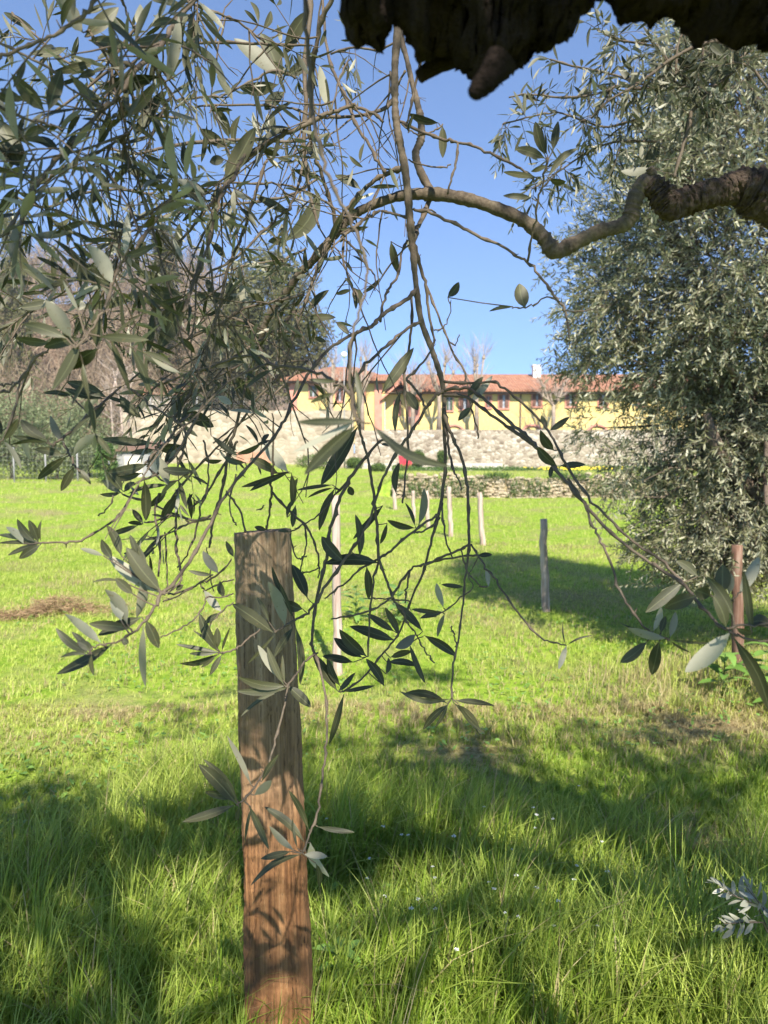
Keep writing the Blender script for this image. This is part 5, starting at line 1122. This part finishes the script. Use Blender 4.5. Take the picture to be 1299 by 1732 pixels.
# pollarded plane trees on the terrace
def pollard(px, top, w_, lab, Y=52.0):
    p = at(px, 725, Y); base = Vector((p.x, Y, 3.0)); root = empty("pollarded_tree", base); tag(root, lab, "tree", "pollarded bare trees on the terrace")
    ht = at(px, top, Y).z - 3.0; mb = MB(); mb.tube([(0,0,-.1),(.05,0,ht*.3),(0,0,ht*.55)], [.19,.15,.12], 9, .1); mb.build("trunk", M['plane'], root)
    lm = MB(); lv = Leaves()
    for k in range(6):
        a = 2*math.pi*k/6 + random.uniform(-.4, .4); r_ = w_ * random.uniform(.3, 1.2)
        e = Vector((r_*math.cos(a), r_*.6*math.sin(a), ht*random.uniform(.6, 1.0)))
        lm.tube([(0,0,ht*.5), (e.x*.55, e.y*.55, ht*.62), tuple(e)], [.10,.07,.06], 7, .12)
        V_ = []; lm.tube([tuple(e+Vector((0,0,-.1))), tuple(e), tuple(e+Vector((0,0,.22)))], [.07,.12,.05], 7, .3)
        for _ in range(26):
            D = (random.gauss(0, .45)+math.cos(a)*.3, random.gauss(0, .4), 1.0); lv.add(e, D, tuple(rv()), random.uniform(.8, 2.3), .028, random.uniform(-.25, .25))
    lm.build("limb", M['plane'], root); lv.build("twigs", M['bare2'], root, fine=False)
M['plane'] = simple('plane_bark', (.20, .15, .11), (.36, .29, .22), 3)
pollard(742, 600, 1.0, "pollarded bare tree with the thickest trunk in front of the building's middle")
pollard(697, 618, .8, "pollarded bare tree left of the thickest trunk")
pollard(805, 598, 1.3, "pollarded bare tree with pale spreading twigs right of the thickest trunk")
pollard(612, 606, .8, "pollarded bare tree in front of the left wing's right window")
pollard(560, 612, .8, "leftmost pollarded bare tree, by the evergreen")
pollard(935, 640, .9, "rightmost pollarded bare tree beside the big olive crown")
# clipped shrubs and low growth below the wall
for (px, py, Y, rx, rz, lab) in ((708, 791, 46.5, .42, .58, "rounded clipped green shrub beside the red container"), (748, 788, 46.5, .36, .5, "second clipped green shrub right of the red container"), (600, 792, 46.5, .6, .35, "loose low bush left of the red container"), (640, 800, 44, .5, .3, "small dark low bush under the kerb wall"), (530, 795, 45, 1.2, .5, "wide straggly bush at the right foot of the plastered wall")):
    p = at(px, py, Y); leafy("bush", lab, "bush", Vector((p.x, Y, p.z)), .3, .05, [((0,0,rz),(rx,rx,rz),1500,.09,.55,0), ((0,0,rz),(rx*.85,rx*.85,rz*.9),600,.09,.55,0)], M['box'], "low bushes below the wall")
lv = Leaves()
for _ in range(5200):
    x = random.uniform(.5, 22); y = random.uniform(44, 46.5); hh = .12 + .32 * float(vnoise(x, y, 1.2, 77))
    lv.add((x, y, gz(x, y) + random.uniform(0, hh)), (random.gauss(0,.5), random.gauss(0,.5), 1), tuple(rv()), .16, .05, .1)
for _ in range(5200):
    x = random.uniform(at(672, 830, 27).x, 21); c_ = vnoise(x, 26.8, .7, 55)
    z = (.70 if c_ > .45 else random.uniform(0, .62)) + random.uniform(-.05, .1); lv.add((x, 26.75 + random.gauss(0, .10) + (.1 if z > .6 else -.02), z), (random.gauss(0,.5), random.gauss(0,.5) - .2, .8), tuple(rv()), .16 + .1 * c_, .022, .3)
tag(lv.build("rough_growth", M['ivy'], fine=False), "rough green growth along the foot of the rubble wall and over the dry stone wall", "undergrowth", kind='stuff')
# heap of dry cuttings
p = at(82, 1036, 7.2); lv = Leaves()
for _ in range(3800):
    u = random.gauss(0, .36); v = random.gauss(0, .09) * (1 + 2 * (random.random() < .15)); hh = .17 * math.exp(-(u/.42)**2) * (.6 + .4 * math.sin(u * 9 + 1)) + .02
    lv.add((p.x + u * 1.15, 7.25 + v + .1 * math.sin(u*5), random.uniform(0, hh)), (random.gauss(0,1), random.gauss(0,1), random.gauss(0,.35)), tuple(rv()), random.uniform(.05, .17), .0045, random.uniform(-.3,.3))
o = lv.build("dry_cuttings", M['dryw'], fine=False); tag(o, "low heap of dry brown cuttings lying in the grass at left", "cuttings heap", kind='stuff')
# broad-leaved weeds around the red stake
def weed(x, y, s, lab, n=16):
    root = empty("weed", (x, y, gz(x, y))); tag(root, lab, "weed", "broad leaved weeds in the grass")
    mb = MB(); mb.tube([(0,0,0),(.01,0,.12*s),(.02,.01,.3*s)], [.005,.004,.002], 5); mb.build("stem", M['ivy'], root)
    lv = Leaves()
    for i in range(n):
        a = i * 2.4; z = .02 + .26 * s * i / n; lv.add((.01, 0, z), (math.cos(a), math.sin(a), random.uniform(.2, .9)), (0, 0, 1), .14 * s, .05 * s, .5)
    lv.build("leaves", M['weed'], root)
M['weed'] = leaf_mat('weed_leaf', (.10, .22, .03), (.20, .36, .07), (.16, .28, .07), (.24, .38, .10))
weed(2.22, 4.75, 1.2, "leafy weed growing left of the reddish stake"); weed(2.55, 4.8, 1.3, "leafy weed at the foot of the reddish stake")
weed(2.4, 4.45, 1.0, "low leafy weed in front of the reddish stake"); weed(.12, 6.9, 1.3, "rosette weed in the sunny grass behind the hanging twigs"); weed(-.28, 7.0, 1.2, "rosette weed in the sunny grass right of the pinkish stake")
p = at(545, 1700, 2.1); weed(p.x + .05, 2.05, .55, "broad leaved weed right of the foot of the thick near post", 20)
# silvery shoot at the right edge
p = at(1330, 1640, 2.0); sp = empty("olive_shoot", (p.x, 2.0, 0)); tag(sp, "silvery olive shoot sticking out of the tall grass at the right edge", "shoot")
lv = Leaves(); mb = MB()
for (a, b, c) in (((1340,1660),(1290,1560),(1225,1562)), ((1340,1660),(1280,1530),(1215,1505)), ((1340,1640),(1310,1560),(1262,1500))):
    P = [at(*a, 2.0), at(*b, 1.97), at(*c, 1.95)]; mb.tube(P, [.003, .002, .001], 5)
    spray(lv, mb, P[1], P[2] - P[1], (P[2]-P[1]).length, 9, .05, .1, .001, .3, .28)
M['silver'] = leaf_mat('silver_leaf', (.20, .21, .16), (.32, .32, .26), (.33, .33, .27), (.45, .45, .37))
st = mb.build("stem", M['limb'], sp, offset=(p.x, 2.0, 0)); lv.build("leaves", M['silver'], sp, offset=(p.x, 2.0, 0))
# low broad-leaved cover between the grass blades
lv = Leaves()
for _ in range(5200):
    y = random.uniform(1.8, 7.5); x = random.uniform(-1, 1) * (.6 * y + .3)
    if vnoise(x, y, .45, 91) < .56: continue
    a = random.uniform(0, 6.28); lv.add((x, y, gz(x, y) + random.uniform(.01, .08)), (math.cos(a), math.sin(a), random.uniform(.1, .9)), (random.gauss(0,.3), random.gauss(0,.3), 1), random.uniform(.02, .05), random.uniform(.012, .022), .3)
tag(lv.build("ground_cover", M['weed'], fine=False), "low broad leaved ground cover between the grass blades", "ground cover", kind='stuff')
# tiny white flowers
M['petal'] = simple('white_petal', (.75, .75, .70), (.85, .85, .8), 20)
M['fstem'] = fleaf('flower_stem', (.12, .24, .04), (.2, .34, .07))
def flower():
    root = empty("white_flower", (0, 0, 0)); tag(root, "tiny white wildflower on a thin stalk among the tall foreground grass", "flower", "white flowers in the grass")
    mb = MB(); mb.tube([(0,0,-.2),(.01,0,-.1),(0,.01,0)], [.0012,.001,.0008], 4)
    mb.build("stalk", M['fstem'], root)
    mb = MB()
    for k in range(7):
        a = k * 2.4; c = Vector((.007*math.cos(a)*(k>0), .007*math.sin(a)*(k>0), .002*random.random()))
        for j in range(4):
            b_ = a + j * math.pi/2; d = Vector((math.cos(b_), math.sin(b_), .3)) * .0035; e = Vector((-math.sin(b_), math.cos(b_), 0)) * .0014
            mb.add([c, c+d*.6+e, c+d, c+d*.6-e], [(0,1,2,3)])
    mb.build("petals", M['petal'], root, smooth=False); return root
f0 = flower(); cl = [(.35, 2.5), (.22, 2.35), (.55, 2.3), (.15, 2.15), (.4, 2.15), (-.05, 2.5), (.62, 2.6)]
for i in range(34):
    c = random.choice(cl); f = f0 if i == 0 else copy_tree(f0)
    x = c[0] + random.gauss(0, .12); y = max(1.95, c[1] + random.gauss(0, .14)); f.location = (x, y, random.uniform(.19, .27)); f.rotation_euler = (random.uniform(-.2, .2), random.uniform(-.2, .2), random.uniform(0, 6))
    s = random.uniform(.5, .85); f.scale = (s, s, s)
# yellow flowers far off by the wall foot
M['yel'] = simple('yellow_petal', (.75, .55, .04), (.85, .65, .08), 20)
mb = MB()
for _ in range(160):
    x = random.gauss(10.3, 1.0); y = random.uniform(38, 42); z = gz(x, y) + random.uniform(.15, .3); mb.box(x-.035, x+.035, y-.03, y+.03, z, z+.04)
tag(mb.build("yellow_flowers", M['yel'], smooth=False), "patch of yellow flowers in the far grass below the rubble wall", "flowers", kind='stuff')

# ------------------------------------------------------------------ light summer haze in the air
hm_ = bpy.data.materials.new('haze_air'); hm_.use_nodes = True; n_ = hm_.node_tree; n_.nodes.clear()
ho = n_.nodes.new('ShaderNodeOutputMaterial'); pv = n_.nodes.new('ShaderNodeVolumePrincipled'); pv.inputs['Color'].default_value = (.95, .96, 1, 1)
pv.inputs['Density'].default_value = .0006; pv.inputs['Anisotropy'].default_value = .2; n_.links.new(pv.outputs[0], ho.inputs['Volume'])
mb = MB(); mb.box(-172, 172, -30, 172, -3, 42); tag(mb.build("haze", hm_, smooth=False), "thin pale haze in the air", "haze", kind='stuff')
